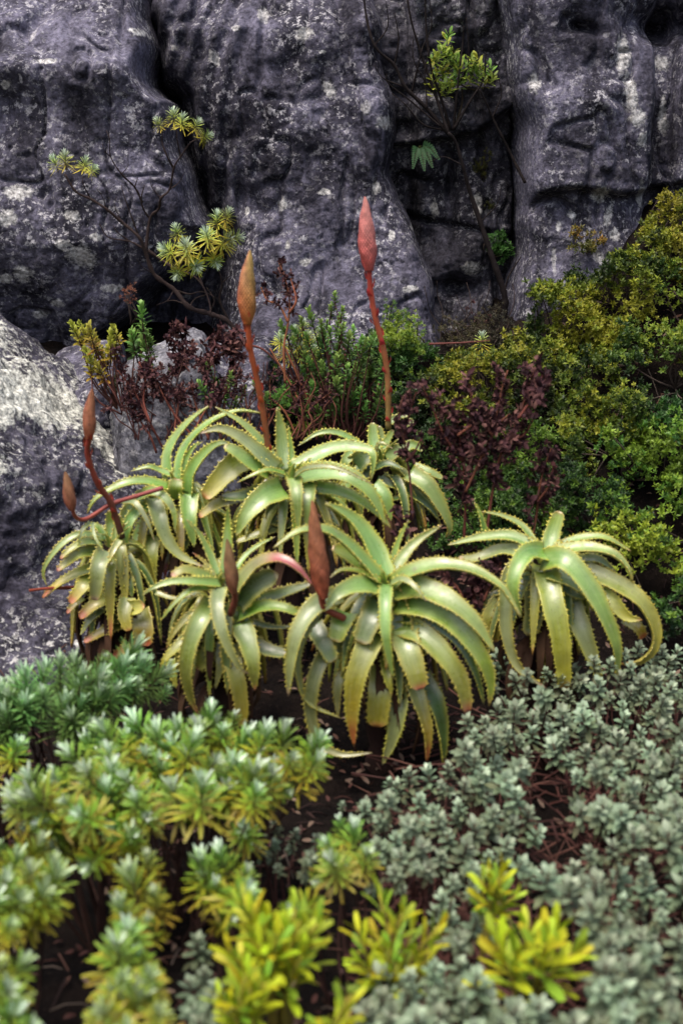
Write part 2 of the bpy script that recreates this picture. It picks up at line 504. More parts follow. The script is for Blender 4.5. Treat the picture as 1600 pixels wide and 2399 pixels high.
rock_slab('rock_mass', LEFT, 5.62, .07, .9, .007, ex_left, M_ROCK, seed=1, label='left rock mass with pale lichen spots and leaning top shelf',
          lich=[(42, 440, 38, 24), (20, 500, 28, 24), (48, 632, 34, 24), (8, 640, 20, 16), (60, 72, 10, 18, .3), (170, 495, 26, 16), (190, 590, 44, 30, .4), (150, 560, 24, 16), (250, 665, 36, 14), (70, 730, 24, 14), (110, 140, 30, 9), (15, 195, 14, 14), (300, 60, 24, 14), (225, 545, 18, 12), (120, 700, 20, 12)],
          bare=[(120, 60, 200, 75), (290, 120, 50, 60), (320, 420, 60, 120)], stain=[(348, 110, 26, 100), (404, 290, 22, 110), (462, 470, 30, 70), (200, 260, 90, 120), (60, 330, 60, 120), (330, 660, 70, 40, -.7), (150, 760, 90, 40, -.6)])
def ex_mid(px, py, x, z):
    ridge = 690 + .12 * py
    cx_ = np.interp(py, [-500, 10, 80, 170, 215, 320, 410, 465, 530, 600, 700], [290, 308, 330, 334, 385, 400, 428, 446, 486, 500, 480])
    wd_ = np.interp(py, [0, 150, 300, 450, 600], [50, 70, 90, 110, 90])
    e = .0004 * np.clip(ridge - 110 - px, 0, 400) + .016 * np.sin(px * .13 + .03 * py + 2 * np.sin(py * .01)) * smooth(620, 520, px)                     # the dark face turns back into the left crack
    e = e + .30 * np.clip((cx_ + wd_ - px) / wd_, 0, 1.2) ** 1.5
    e = e + .035 * np.exp(-((px - (775 + .16 * py)) / 14) ** 2) * smooth(420, 330, py)
    e = e + .05 * np.exp(-(blob(px, py, 585, 470, 60, 26, .9)) ** 2)
    e = e + .05 * np.exp(-(blob(px, py, 548, 450, 10, 60, -.2)) ** 2)
    e = e - .05 * np.exp(-(blob(px, py, 860, 290, 60, 90)) ** 2)
    e = e + .0012 * np.clip(60 - py, 0, None)
    e = e - .0004 * np.clip(py - 420, 0, 400)
    return e
MID = [(230, -500), (880, -500), (888, 0), (884, 110), (905, 160), (920, 205), (934, 260), (936, 300), (926, 350), (922, 390), (938, 430), (952, 480), (972, 540), (990, 590), (1004, 640), (1010, 690), (1022, 740),
       (1034, 800), (1060, 1000), (230, 1000)]
rock_slab('rock_mass', MID, 5.88, .10, .75, .0075, ex_mid, M_ROCK, seed=2, label='central rock buttress with white lichen patches',
          lich=[(489, 130, 18, 22), (757, 205, 15, 30, -.35), (697, 76, 26, 20, .3), (603, 30, 20, 24), (880, 280, 24, 20), (840, 250, 14, 26), (395, 105, 12, 12), (662, 562, 10, 12), (566, 484, 8, 12), (865, 430, 14, 18), (700, 600, 18, 12), (650, 470, 14, 20), (745, 440, 18, 9), (955, 520, 12, 14), (940, 660, 24, 12), (900, 540, 12, 14), (740, 120, 12, 7), (540, 60, 14, 10)],
          bare=[(715, 250, 60, 90), (860, 220, 50, 90), (600, 60, 70, 50)], stain=[(355, 60, 50, 140), (415, 250, 60, 140), (470, 420, 70, 110), (525, 540, 60, 70), (430, 160, 90, 200), (540, 300, 120, 100, .6), (460, 420, 60, 120), (620, 390, 60, 70), (800, 20, 40, 100), (500, 560, 60, 100), (710, 330, 80, 60)])
def ex_back(px, py, x, z):
    line = 330 - np.clip(px - 960, 0, 400) * .18 - np.clip(px - 1090, 0, 200) * .55
    e = -.09 * smooth(8, -8, py - line)                                # upper block overhangs the lower ones
    e = e + .10 * np.exp(-(blob(px, py, 1060, 660, 50, 22)) ** 2) + .08 * np.exp(-(blob(px, py, 980, 560, 26, 70)) ** 2)
    e = e - .07 * np.exp(-(blob(px, py, 1080, 590, 60, 60)) ** 2) - .10 * np.exp(-(blob(px, py, 1060, 740, 80, 50)) ** 2)
    e = e + .07 * np.exp(-(blob(px, py, 1035, 420, 12, 90)) ** 2)
    e = e + .12 * smooth(975, 945, px + .25 * (500 - py) * .2) + .14 * smooth(1165, 1195, px)
    e = e + .06 * np.exp(-((py - 520 - .2 * (px - 1050)) / 9) ** 2) + .05 * np.exp(-((px - 1120 - .1 * py + 50) / 8) ** 2)
    return e
BACK = [(-800, -500), (2300, -500), (2300, 1000), (-800, 1000)]
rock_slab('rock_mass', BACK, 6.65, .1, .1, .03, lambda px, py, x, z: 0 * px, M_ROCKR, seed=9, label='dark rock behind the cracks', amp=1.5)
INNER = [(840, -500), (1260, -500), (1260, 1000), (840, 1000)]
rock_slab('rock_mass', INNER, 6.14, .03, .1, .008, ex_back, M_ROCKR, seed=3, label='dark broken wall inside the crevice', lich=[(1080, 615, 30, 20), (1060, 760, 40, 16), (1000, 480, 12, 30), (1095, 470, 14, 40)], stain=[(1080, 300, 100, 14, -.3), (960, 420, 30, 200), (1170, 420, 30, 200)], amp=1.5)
def ex_right(px, py, x, z):
    line = 447 - 20 * np.exp(-((px - 1330) / 90) ** 2) - np.clip(px - 1440, 0, 200) * .25
    e = .085 * smooth(-5, 16, py - line) * smooth(1215, 1250, px)      # the lower part lies back under a ledge
    e = e - .0004 * np.clip(py - 470, 0, 400)
    e = e + .045 * np.exp(-((blob(px, py, 1275, 492, 46, 38) - 1) / .22) ** 2) * (py < 492)
    e = e + .12 * smooth(1515, 1545, px + .06 * py) * smooth(1600, 1575, px + .06 * py)
    e = e + .22 * np.exp(-(blob(px, py, 1560, 40, 90, 40)) ** 2) + .09 * np.exp(-(blob(px, py, 1350, 60, 40, 14, .3)) ** 2)
    e = e + .05 * np.exp(-(blob(px, py, 1440, 113, 14, 5)) ** 2)
    e = e + .035 * np.exp(-((px - (1215 + .22 * py)) / 16) ** 2) * smooth(260, 100, py)
    e = e + .0006 * np.clip(px - 1380, 0, 250)
    return e
RIGHT = [(1130, -500), (1140, -60), (1146, 10), (1152, 60), (1166, 110), (1176, 160), (1186, 215), (1197, 265), (1203, 330), (1207, 400), (1205, 470), (1200, 520), (1197, 590), (1178, 640), (1168, 690), (1160, 760), (1150, 1000), (2300, 1000), (2300, -500)]
rock_slab('rock_mass', RIGHT, 5.74, .10, .9, .0075, ex_right, M_ROCK, seed=4, label='right rock pillar with a ledge and white streaks',
          lich=[(1435, 120, 26, 60), (1450, 210, 22, 60), (1470, 270, 30, 26), (1480, 320, 18, 30), (1385, 445, 24, 30), (1405, 500, 14, 40, .3), (1420, 540, 16, 20), (1275, 600, 7, 44), (1287, 520, 8, 16), (1490, 450, 14, 40, -.3), (1320, 495, 14, 16), (1550, 130, 26, 26), (1545, 260, 14, 60), (1380, 590, 16, 26, -.7), (1230, 190, 18, 30), (1440, 600, 50, 10, -.5)],
          bare=[(1225, 380, 30, 200), (1290, 210, 50, 80), (1330, 620, 110, 90)], stain=[(1330, 80, 130, 80), (1500, 200, 20, 160), (1400, 400, 150, 30), (1320, 330, 60, 80), (1505, 360, 30, 80), (1560, 330, 40, 90)])
# warm bare scars on the far right of the pillar are part of its face; a few fallen chips lie below

# ------------------------------------------------------------------ boulders
def icos(n=5):
    t = (1 + 5 ** .5) / 2
    v = [(-1, t, 0), (1, t, 0), (-1, -t, 0), (1, -t, 0), (0, -1, t), (0, 1, t), (0, -1, -t), (0, 1, -t), (t, 0, -1), (t, 0, 1), (-t, 0, -1), (-t, 0, 1)]
    f = [(0, 11, 5), (0, 5, 1), (0, 1, 7), (0, 7, 10), (0, 10, 11), (1, 5, 9), (5, 11, 4), (11, 10, 2), (10, 7, 6), (7, 1, 8), (3, 9, 4), (3, 4, 2), (3, 2, 6), (3, 6, 8), (3, 8, 9), (4, 9, 5), (2, 4, 11), (6, 2, 10), (8, 6, 7), (9, 8, 1)]
    v = unit(np.array(v, float)); f = np.array(f)
    for _ in range(n):
        e = np.concatenate([f[:, [0, 1]], f[:, [1, 2]], f[:, [2, 0]]]); es = np.sort(e, 1)
        u, inv = np.unique(es, axis=0, return_inverse=True)
        inv = inv.ravel()
        mid = unit(v[u[:, 0]] + v[u[:, 1]]); m = len(f); b = len(v)
        a_, b_, c_ = inv[:m] + b, inv[m:2 * m] + b, inv[2 * m:] + b
        v = np.concatenate([v, mid])
        f = np.concatenate([np.stack([f[:, 0], a_, c_], 1), np.stack([f[:, 1], b_, a_], 1), np.stack([f[:, 2], c_, b_], 1), np.stack([a_, b_, c_], 1)])
    return v, f
ICO6 = icos(6); ICO5 = icos(5); ICO4 = icos(4)
def boulder(name, center, planes, mat, label, ico=ICO6, k=9.0, amp=1.0, seed=0, lich_fn=None, group=None, cat='boulder', fine=1.0):
    d, f = ico
    inv = np.zeros(len(d))
    for n_, dist in planes:
        n_ = unit(n_)
        inv = inv + np.clip((d @ n_) / dist, 0, None) ** k
    r = (inv + 1e-6) ** (-1 / k)
    r = np.minimum(r, 2.5)
    v = d * r[:, None]
    nn = fbm(v * 2.6 + seed * 7.1, 4) * .055 + fbm(v * 9 + seed, 4) * .028 * fine + fbm(v * 34 + seed, 3) * .010 * fine
    v = v + d * (nn * amp)[:, None]
    w = v + np.asarray(center)
    li = lich_fn(w, d) if lich_fn else np.zeros(len(d))
    o = link(name, fast_mesh(name, w, f, mat=mat, extra={'lichen': li, 'stain': np.zeros(len(d))}))
    return tag(o, label, cat, group)
def lich_big(w, d):
    n1 = fbm(w * 3.0 + 2.0, 4)
    li = .60 * smooth(.66, .92, w[:, 2] + .06 * n1) + .50 * n1 - .04 + .16 * smooth(.55, .64, w[:, 2])
    return np.clip(li * smooth(.50, .60, w[:, 2]), 0, 1.2)
cb = P(-20, 1200, 4.85)
boulder('boulder', cb, [((.60, -.22, .74), .385), ((-.10, -1, .25), .52), ((.55, -1, .05), .55), ((0, -.35, 1), .58), ((1, .2, 0), .68), ((0, 1, 0), .6), ((-1, 0, 0), 1.1), ((.1, -.5, -1), .62), ((0, 0, -1), .8)],
        M_BOULD, 'large boulder crusted with white lichen at the left edge of the aloes', k=11, lich_fn=lich_big, seed=1)
cb2 = P(60, 1560, 4.25)
boulder('boulder', cb2, [((.2, -.5, 1), .20), ((0, -1, .2), .30), ((1, -.2, .1), .46), ((-1, 0, 0), .9), ((0, 1, 0), .4), ((0, 0, -1), .5)], M_BOULD, 'dark low boulder under the lichen crusted one', k=9, seed=2)
cb3 = P(395, 945, 5.05)
boulder('boulder', cb3, [((-.4, -.4, 1), .15), ((0, -1, .1), .16), ((1, -.1, .35), .17), ((-1, -.3, .2), .16), ((0, 1, 0), .3), ((0, 0, -1), .3)], M_STONE, 'smooth pale grey boulder behind the reddish twigs', ico=ICO5, k=7, amp=.7, seed=3)
cb4 = P(215, 905, 5.3)
boulder('boulder', cb4, [((-.2, -.4, 1), .06), ((0, -1, .1), .10), ((1, -.1, .1), .07), ((-1, -.3, .2), .12), ((0, 1, 0), .3), ((0, 0, -1), .5)], M_ROCK, 'small purple rock wedged below the cliff foot', ico=ICO5, k=7, amp=.7, seed=4)
cb5 = P(690, 860, 5.7)
boulder('boulder', cb5, [((.1, -.6, 1), .18), ((0, -1, .1), .24), ((1, -.1, .1), .36), ((-1, -.3, .2), .24), ((0, 1, 0), .3), ((0, 0, -1), .5)], M_ROCK, 'low rock step behind the green shrub', ico=ICO5, k=7, amp=1, seed=5)
cb6 = P(520, 960, 5.3)
boulder('boulder', cb6, [((-.3, -.4, 1), .15), ((0, -1, .1), .2), ((1, -.1, .1), .18), ((-1, -.3, .2), .2), ((0, 1, 0), .3), ((0, 0, -1), .5)], M_ROCK, 'purple boulder behind the dark dry shrub', ico=ICO5, k=7, amp=.7, seed=6)

cb7 = P(1100, 850, 5.98)
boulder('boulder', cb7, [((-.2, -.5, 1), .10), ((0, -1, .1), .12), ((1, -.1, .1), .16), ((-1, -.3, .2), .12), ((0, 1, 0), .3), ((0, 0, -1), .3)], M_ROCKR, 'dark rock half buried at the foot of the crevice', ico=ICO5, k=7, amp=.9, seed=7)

# ------------------------------------------------------------------ aloes
UP = np.array([0, 0, 1.0])
YEL = np.array([.58, .52, .065])
PAL = {  # base, tip colour of the blade, tip of the point, share that is coloured
    'g': ((.15, .29, .022), (.24, .32, .028), (.42, .25, .06), .97),
    'b': ((.17, .32, .045), (.25, .35, .065), (.42, .33, .09), .98),
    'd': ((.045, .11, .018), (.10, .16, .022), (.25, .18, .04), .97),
    'y': ((.19, .25, .022), (.42, .37, .028), (.46, .16, .03), .95),
    'o': ((.19, .24, .02), (.48, .32, .022), (.46, .11, .025), .80),
    'r': ((.15, .27, .035), (.31, .32, .04), (.44, .13, .06), .93),
    'R': ((.24, .31, .08), (.42, .20, .11), (.42, .08, .06), .55),
    'p': ((.21, .29, .10), (.33, .36, .12), (.46, .28, .18), .95),
    's': ((.21, .26, .08), (.32, .33, .11), (.40, .33, .12), .98),
    'h': ((.22, .36, .05), (.30, .40, .07), (.42, .38, .08), .96),
    'n': ((.055, .026, .015), (.085, .045, .025), (.06, .03, .02), .9),
}
def aloe_leaf(pts, w0, f=.35, trunc=0.0, pal='g', n=26, teeth=True, twist=0.0):
    C, L = catmull(pts, n)
    m = n + 1
    T = unit(np.gradient(C, axis=0))
    view = unit(C - CAM)
    r = (C[-1] - C[0]) * np.array([1, 1, 0])
    if np.linalg.norm(r) < .02: r = np.array([0, -1.0, 0])
    nat = unit(np.cross(unit(r), UP))[None] * np.ones((m, 1))
    scr = unit(np.cross(view, T))
    S = unit(nat * (1 - f) + scr * f)
    S = unit(S - (S * T).sum(1, keepdims=True) * T)
    Nn = np.cross(S, T)
    if twist:
        a = twist * np.linspace(0, 1, m)[:, None]
        S, Nn = S * np.cos(a) + Nn * np.sin(a), Nn * np.cos(a) - S * np.sin(a)
    t = np.linspace(0, 1, m)
    if trunc:
        w = w0 * (1 - (1 - trunc) * t ** 1.3) * np.sqrt(np.clip(1 - np.clip((t - .86) / .15, 0, 1) ** 2, .02, 1))
    else:
        w = w0 * ((1 - t) ** .80 * (.95 + .50 * t) + .025)
    w = w * (1 + .035 * np.sin(t * 23 + R.random() * 6) + .02 * np.sin(t * 51 + R.random() * 6))
    hw = w / 2
    us = np.array([-1, -.88, -.5, 0, .5, .88, 1, .66, 0, -.66])
    top = np.array([1, 1, 1, 1, 1, 1, 1, 0, 0, 0])
    ch = R.uniform(.24, .40)
    hh = np.where(top == 1, ch * us ** 2, 0)
    V = np.zeros((m, 10, 3)); Cc = np.zeros((m, 10, 3))
    c0, c1, c2, st = (np.array(PAL[pal][0]), np.array(PAL[pal][1]), np.array(PAL[pal][2]), PAL[pal][3])
    tt = smooth(.1, 1.0, t)[:, None]
    ct = c0 * (1 - tt) + c1 * tt
    rt = smooth(st - .07, min(1.0, st + .10), t)[:, None]
    ct = ct * (1 - rt) + c2 * rt
    blot = fbm(C * 22 + R.random() * 50, 3)[:, None]
    ct = ct * (1 + .16 * blot)
    th = (.13 * w0 + .12 * w)
    for j in range(10):
        hgt = hh[j] * hw if top[j] else -th * (1 - .55 * us[j] ** 2) + ch * us[j] ** 2 * hw * .75
        V[:, j] = C + S * (us[j] * hw)[:, None] + Nn * hgt[:, None]
        e = abs(us[j]) ** 7 * .95 if top[j] else .15
        mg = YEL * (1 - rt * .6) + c2 * rt * .6
        if pal in 'n': mg = ct
        Cc[:, j] = ct * (1 - e) + mg * e
        if not top[j]: Cc[:, j] = Cc[:, j] * np.array([.95, .98, .8])
    mb = MB()
    F = []
    for i in range(n):
        for j in range(10):
            k = (j + 1) % 10
            F.append((i * 10 + j, (i + 1) * 10 + j, (i + 1) * 10 + k, i * 10 + k))
    F.append(tuple(range(10))); F.append(tuple(n * 10 + j for j in range(10))[::-1])
    mb.add(V.reshape(-1, 3), F, Cc.reshape(-1, 3))
    if teeth:
        sp = .0125
        cnt = int(L / sp)
        for sgn in (-1, 1):
            for q in range(1, cnt):
                u = (q + R.uniform(-.38, .38)) / cnt
                if u > .96 or u < .04: continue
                x = u * n; i0 = min(int(x), n - 1); fr = x - i0
                jx = 0 if sgn < 0 else 6
                p = V[i0, jx] * (1 - fr) + V[i0 + 1, jx] * fr
                tv, sv, nv = T[i0], S[i0] * sgn, Nn[i0]
                h = .0068 * min(1, .35 + hw[i0] / .022) * R.uniform(.5, 1.25)
                b = .0040
                pts_ = np.array([p - tv * b - sv * .0015, p + tv * b - sv * .0015, p + nv * .0018 - sv * .001, p - nv * .0018 - sv * .001, p + sv * h + tv * .0022 + nv * .001])
                cc = np.tile(YEL * 1.12, (5, 1))
                rr = float(rt[i0, 0])
                cc = cc * (1 - .5 * rr) + c2 * .5 * rr
                if pal in 'yo': cc[4] = cc[4] * .6 + np.array([.5, .17, .04]) * .4
                mb.add(pts_, [(0, 2, 4), (2, 1, 4), (1, 3, 4), (3, 0, 4)], cc)
    me = mb.mesh('leaf', M_DRY if pal == 'n' else M_ALOE)
    nv = len(me.vertices)
    for nm, arr in (('leafu', np.tile(us * 7, m)), ('leaft', np.repeat(t * L * 7, 10))):
        a = me.attributes.new(nm, 'FLOAT', 'POINT')
        z = np.zeros(nv, np.float32); z[:m * 10] = arr
        a.data.foreach_set('value', z)
    return me
WSC = .94
def aloe(label, center, Y, leaves, kdef, axis_down=.35, fill=14, fill_len=.26, fill_w=.045, base=None):
    k = kdef
    c = P(center[0], center[1], Y, k)
    gzc = float(gz(c[0], Y + .08))
    root = empty('aloe', (c[0], Y + .08, min(gzc, c[2] - .12)))
    tag(root, label, 'aloe', 'toothed aloe rosettes in the clump')
    # stem hidden under the leaves
    mb = MB()
    b0 = np.array([c[0], Y + .08, min(gzc, c[2] - .12) - .06])
    tube_into(mb, [c + np.array([0, .02, -.02]), c * .5 + b0 * .5 + np.array([R.uniform(-.02, .02), 0, 0]), b0], .030, .045, 9, 14, (.035, .02, .016), knob=.18)
    link('stem', mb.mesh('stem', M_BARK), root)
    for lf in leaves:
        kk = k
        if not isinstance(lf[0], (int, float)):
            kk = {'a': 1, 'b': 2, 'c': 3, 'd': 4, 'e': 5, 'f': 6}[lf[0]]
            lf = lf[1:]
        w, pal, pts = lf[0], lf[1], lf[2]
        opt = lf[3] if len(lf) > 3 else {}
        wp = [P(x, y, Y - d * .01, kk) for x, y, d in pts]
        wm = w * K[kk][2] / FPX * Y * 1.02 * WSC
        me = aloe_leaf(wp, wm, opt.get('f', .38), opt.get('t', 0.0), pal, n=22 if len(pts) < 4 else 30, twist=0 if opt.get('t') else R.uniform(-.55, .55))
        link('leaf', me, root)
    # young leaves in the heart of the rosette
    for i in range(7):
        a = i * 2.4 + R.uniform(-.3, .3)
        dr = np.array([math.cos(a), math.sin(a), 0])
        l = R.uniform(.045, .085)
        o = c + np.array([0, .01, -.03]) + dr * .006
        link('leaf', aloe_leaf([o, o + dr * l * .25 + UP * l * .55, o + dr * l * .75 + UP * l * 1.0], .019, .15, 0, 'h', n=12), root)
    # the leaves behind and below that only show in the gaps
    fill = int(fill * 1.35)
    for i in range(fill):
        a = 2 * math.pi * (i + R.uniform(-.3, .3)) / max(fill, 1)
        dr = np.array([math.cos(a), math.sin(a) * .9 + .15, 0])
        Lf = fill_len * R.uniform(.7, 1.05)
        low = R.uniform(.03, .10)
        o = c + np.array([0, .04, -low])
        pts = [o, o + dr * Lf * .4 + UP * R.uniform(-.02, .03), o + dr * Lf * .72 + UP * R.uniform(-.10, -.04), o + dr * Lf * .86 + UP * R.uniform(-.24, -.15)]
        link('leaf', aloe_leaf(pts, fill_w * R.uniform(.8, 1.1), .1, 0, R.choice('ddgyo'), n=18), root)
    # old dry leaves hanging round the stem
    for i in range(20):
        a = R.uniform(0, 2 * math.pi)
        dr = np.array([math.cos(a), math.sin(a), 0])
        o = c + np.array([0, .04, -R.uniform(.10, .28)])
        pts = [o, o + dr * .07 + UP * -.03, o + dr * .11 + UP * -.12, o + dr * .09 + UP * -R.uniform(.16, .24)]
        link('leaf', aloe_leaf(pts, .035, .2, 0, 'n', n=12, teeth=False, twist=R.uniform(-.8, .8)), root)['label'] = 'dry brown hanging leaf'
    return root
def scales_cone(pts, R0, K_, cols, n=110, sides=76):
    """bud cone, tip first: overlapping bract scales pressed into a spiral"""
    C, L = catmull(pts, n)
    T = unit(np.gradient(C, axis=0))
    A = unit(np.cross(T, np.array([.2, 1, .1]))); B = np.cross(T, A)
    t = np.linspace(0, 1, n + 1)
    prof = np.where(t < .70, np.sin(np.clip(t / .70, 0, 1) * math.pi / 2) ** .80, 1 - .60 * np.clip((t - .70) / .30, 0, 1) ** 1.6)
    rr = R0 * np.maximum(prof, .06)
    th = np.linspace(0, 2 * math.pi, sides, endpoint=False)
    TH, S_ = np.meshgrid(th, t * L)
    pitch = .0064
    a = TH / (2 * math.pi) * K_ + S_ / pitch * .5
    b = TH / (2 * math.pi) * K_ - S_ / pitch * .5
    fa, fb = a - np.floor(a), b - np.floor(b)
    bump = np.minimum(fa, 1 - fb)          # high at the exposed tip of every scale
    rad = rr[:, None] * (1 + .13 * (bump - .3)) + .0020 * bump + .0010 * np.sin(TH * 3 + S_ * 90)
    V = C[:, None] + rad[..., None] * (np.cos(TH)[..., None] * A[:, None] + np.sin(TH)[..., None] * B[:, None])
    e = smooth(.35, .05, np.minimum(np.minimum(fa, 1 - fa), np.minimum(fb, 1 - fb)) * 2)
    tt = smooth(0, 1, t)[:, None, None]
    side = (.5 + .5 * np.cos(TH - cols[3]))[..., None]
    base = np.array(cols[0]) * (1 - tt) + np.array(cols[1]) * tt
    base = base * (1 - .75 * side * (1 - tt * .6)) + np.array(cols[2]) * .75 * side * (1 - tt * .6)
    blt = fbm(np.stack([np.cos(TH) * 2, np.sin(TH) * 2, S_ * 60], -1) + R.random() * 30, 3)[..., None]
    c = base * (1 - .40 * e[..., None]) * (1 + .30 * blt)
    F = []
    for i in range(n):
        for j in range(sides):
            k = (j + 1) % sides
            F.append((i * sides + j, (i + 1) * sides + j, (i + 1) * sides + k, i * sides + k))
    F.append(tuple(range(sides))); F.append(tuple(n * sides + j for j in range(sides))[::-1])
    mb = MB(); mb.add(V.reshape(-1, 3), F, c.reshape(-1, 3))
    return mb.mesh('bud_cone', M_BUD)
def spike(root, cone, stalk, Y, wpx, cols, scol, scol2, r=.0082, label=None, Yb=None, bracts=True):
    Yb = Yb or Y
    m = len(stalk)
    sp = [P(x, y, Y + (Yb - Y) * i / (m - 1)) for i, (x, y) in enumerate(stalk)]
    mb = MB(); tube_into(mb, sp, r * .95, r * 1.15, 9, 30, scol, knob=.08, col2=scol2)
    st = link('flower_stalk', mb.mesh('flower_stalk', M_BUD), root)
    if label: st['label'] = label
    link('bud_cone', scales_cone([P(x, y, Y) for x, y in cone], wpx * 1.0204 / FPX * Y / 2 * .84, 17, cols), st)
    if bracts:
        C, L = catmull(sp, 40)
        T = unit(np.gradient(C, axis=0))
        nb = max(3, int(L / .028))
        for q in range(nb):
            i = min(39, int((q + .3) / nb * 40))
            a = q * 2.4 + 1
            A = unit(np.cross(T[i], [.2, 1, .1])); B = np.cross(T[i], A)
            o = math.cos(a) * A + math.sin(a) * B
            tv = -T[i]; sv = np.cross(o, tv)
            l, w = .026 * (1.2 - .5 * q / nb), .0085
            p = C[i]
            v = [p + o * r * .9 - sv * w, p + o * r * .9 + sv * w, p + o * r * 1.6 + tv * l * .5 + sv * w * .8, p + o * r * 2.1 + tv * l * .5, p + o * r * 1.6 + tv * l * .5 - sv * w * .8, p + o * r * 1.9 + tv * l]
            b_ = MB(); b_.add(v, [(0, 1, 2, 3), (0, 3, 4), (4, 3, 5), (3, 2, 5)], np.array(scol) * 1.1 + np.array([.06, .0, .0]))
            link('bract', b_.mesh('bract', M_BUD), st)
    return st

T5 = dict(t=.55)
LA = [
 (105, 'b', [(740, 585, 3), (735, 720, 9), (738, 900, 12), (762, 1060, 12), (790, 1205, 11)], dict(f=.8)),
 (190, 'b', [(730, 545, 0), (655, 340, -3), (530, 165, -3), (350, 50, 1)], dict(f=.62)),
 (125, 'b', [(700, 550, 2), (570, 400, 3), (440, 280, 5), (330, 225, 7), (170, 235, 10), (0, 345, 12)], dict(f=.5)),
 (70, 'g', [(710, 570, 3), (570, 500, 5), (450, 490, 7), (370, 540, 9)]),
 (170, 'b', [(700, 600, 3), (560, 590, 8), (430, 640, 12), (340, 760, 14)], dict(f=.5)),
 (160, 'p', [(430, 660, 7), (270, 740, 12), (165, 900, 15), (120, 1090, 15), (98, 1320, 13)], dict(f=.6)),
 (80, 's', [(300, 760, 9), (185, 950, 12), (160, 1150, 12), (230, 1360, 10), (450, 1465, 8)], dict(f=.5)),
 (125, 's', [(480, 985, 4), (330, 1060, 8), (255, 1250, 10), (245, 1450, 9), (310, 1620, 8), (440, 1700, 8), (650, 1690, 9)], dict(f=.6)),
 (180, 'd', [(690, 690, 3), (640, 810, 9), (575, 975, 11)], dict(t=.7, f=.7)),
 (195, 'o', [(700, 830, 4), (620, 1000, 10), (545, 1200, 12), (520, 1420, 11), (530, 1650, 9)], dict(f=.75)),
 (105, 'g', [(775, 555, -1), (855, 400, -4), (955, 290, -6), (1105, 195, -6)], dict(f=.6)),
 (62, 'g', [(755, 535, -2), (785, 420, -5), (830, 280, -6), (885, 165, -6)], dict(f=.6)),
 (140, 'b', [(780, 585, 1), (900, 500, 3), (1100, 455, 5), (1300, 485, 7), (1480, 585, 9), (1560, 690, 10), (1626, 800, 11)], dict(f=.55)),
 (64, 'p', [(770, 575, 3), (850, 550, 6), (930, 600, 9), (1005, 695, 10)], dict(f=.5)),
 (210, 'b', [(790, 620, 1), (960, 610, 5), (1150, 690, 9), (1320, 830, 11), (1455, 1030, 11)], dict(f=.6)),
 (190, 'g', [(800, 710, 2), (1020, 740, 7), (1230, 880, 10), (1375, 1080, 11), (1425, 1230, 10), (1415, 1385, 9)], dict(f=.62)),
 (110, 'd', [(800, 800, 2), (1000, 820, 5), (1200, 950, 7), (1320, 1150, 7), (1385, 1380, 6)], dict(f=.55)),
 (185, 'r', [(820, 850, 3), (980, 920, 8), (1120, 1060, 11), (1225, 1220, 11), (1275, 1430, 10)], dict(f=.65, t=.45)),
 (205, 'r', [(850, 880, 5), (880, 1010, 10), (925, 1140, 12), (965, 1275, 12)], dict(t=.55, f=.8)),
 (135, 'o', [(890, 1180, 4), (955, 1350, 7), (1010, 1550, 8), (1010, 1750, 7)], dict(f=.7)),
 (160, 'd', [(960, 1180, 2), (1060, 1350, 5), (1110, 1550, 5), (1120, 1770, 4)], dict(f=.7)),
 (180, 'y', [(720, 1120, 3), (700, 1300, 7), (680, 1520, 7)], dict(t=.8, f=.8)),
 (155, 's', [(810, 1230, 2), (820, 1400, 6), (780, 1600, 6), (715, 1770, 5)], dict(f=.7)),
 (85, 'y', [(735, 1060, 5), (745, 1190, 9), (780, 1315, 9)], dict(f=.7)),
 (100, 's', [(500, 1120, 1), (430, 1250, 3), (425, 1460, 3)], dict(f=.6)),
 (150, 'd', [(260, 850, 5), (335, 980, 9), (395, 1095, 10)], dict(t=.6, f=.7)),
 (170, 'g', [(480, 770, 5), (440, 860, 9), (405, 960, 10)], dict(t=.6, f=.7)),
 (130, 'g', [(820, 900, 4), (840, 960, 6), (860, 1005, 7)], dict(t=.7, f=.7)),
 (140, 'g', [(600, 470, -1), (500, 400, 0), (390, 345, 1)], dict(t=.6, f=.6)),
]
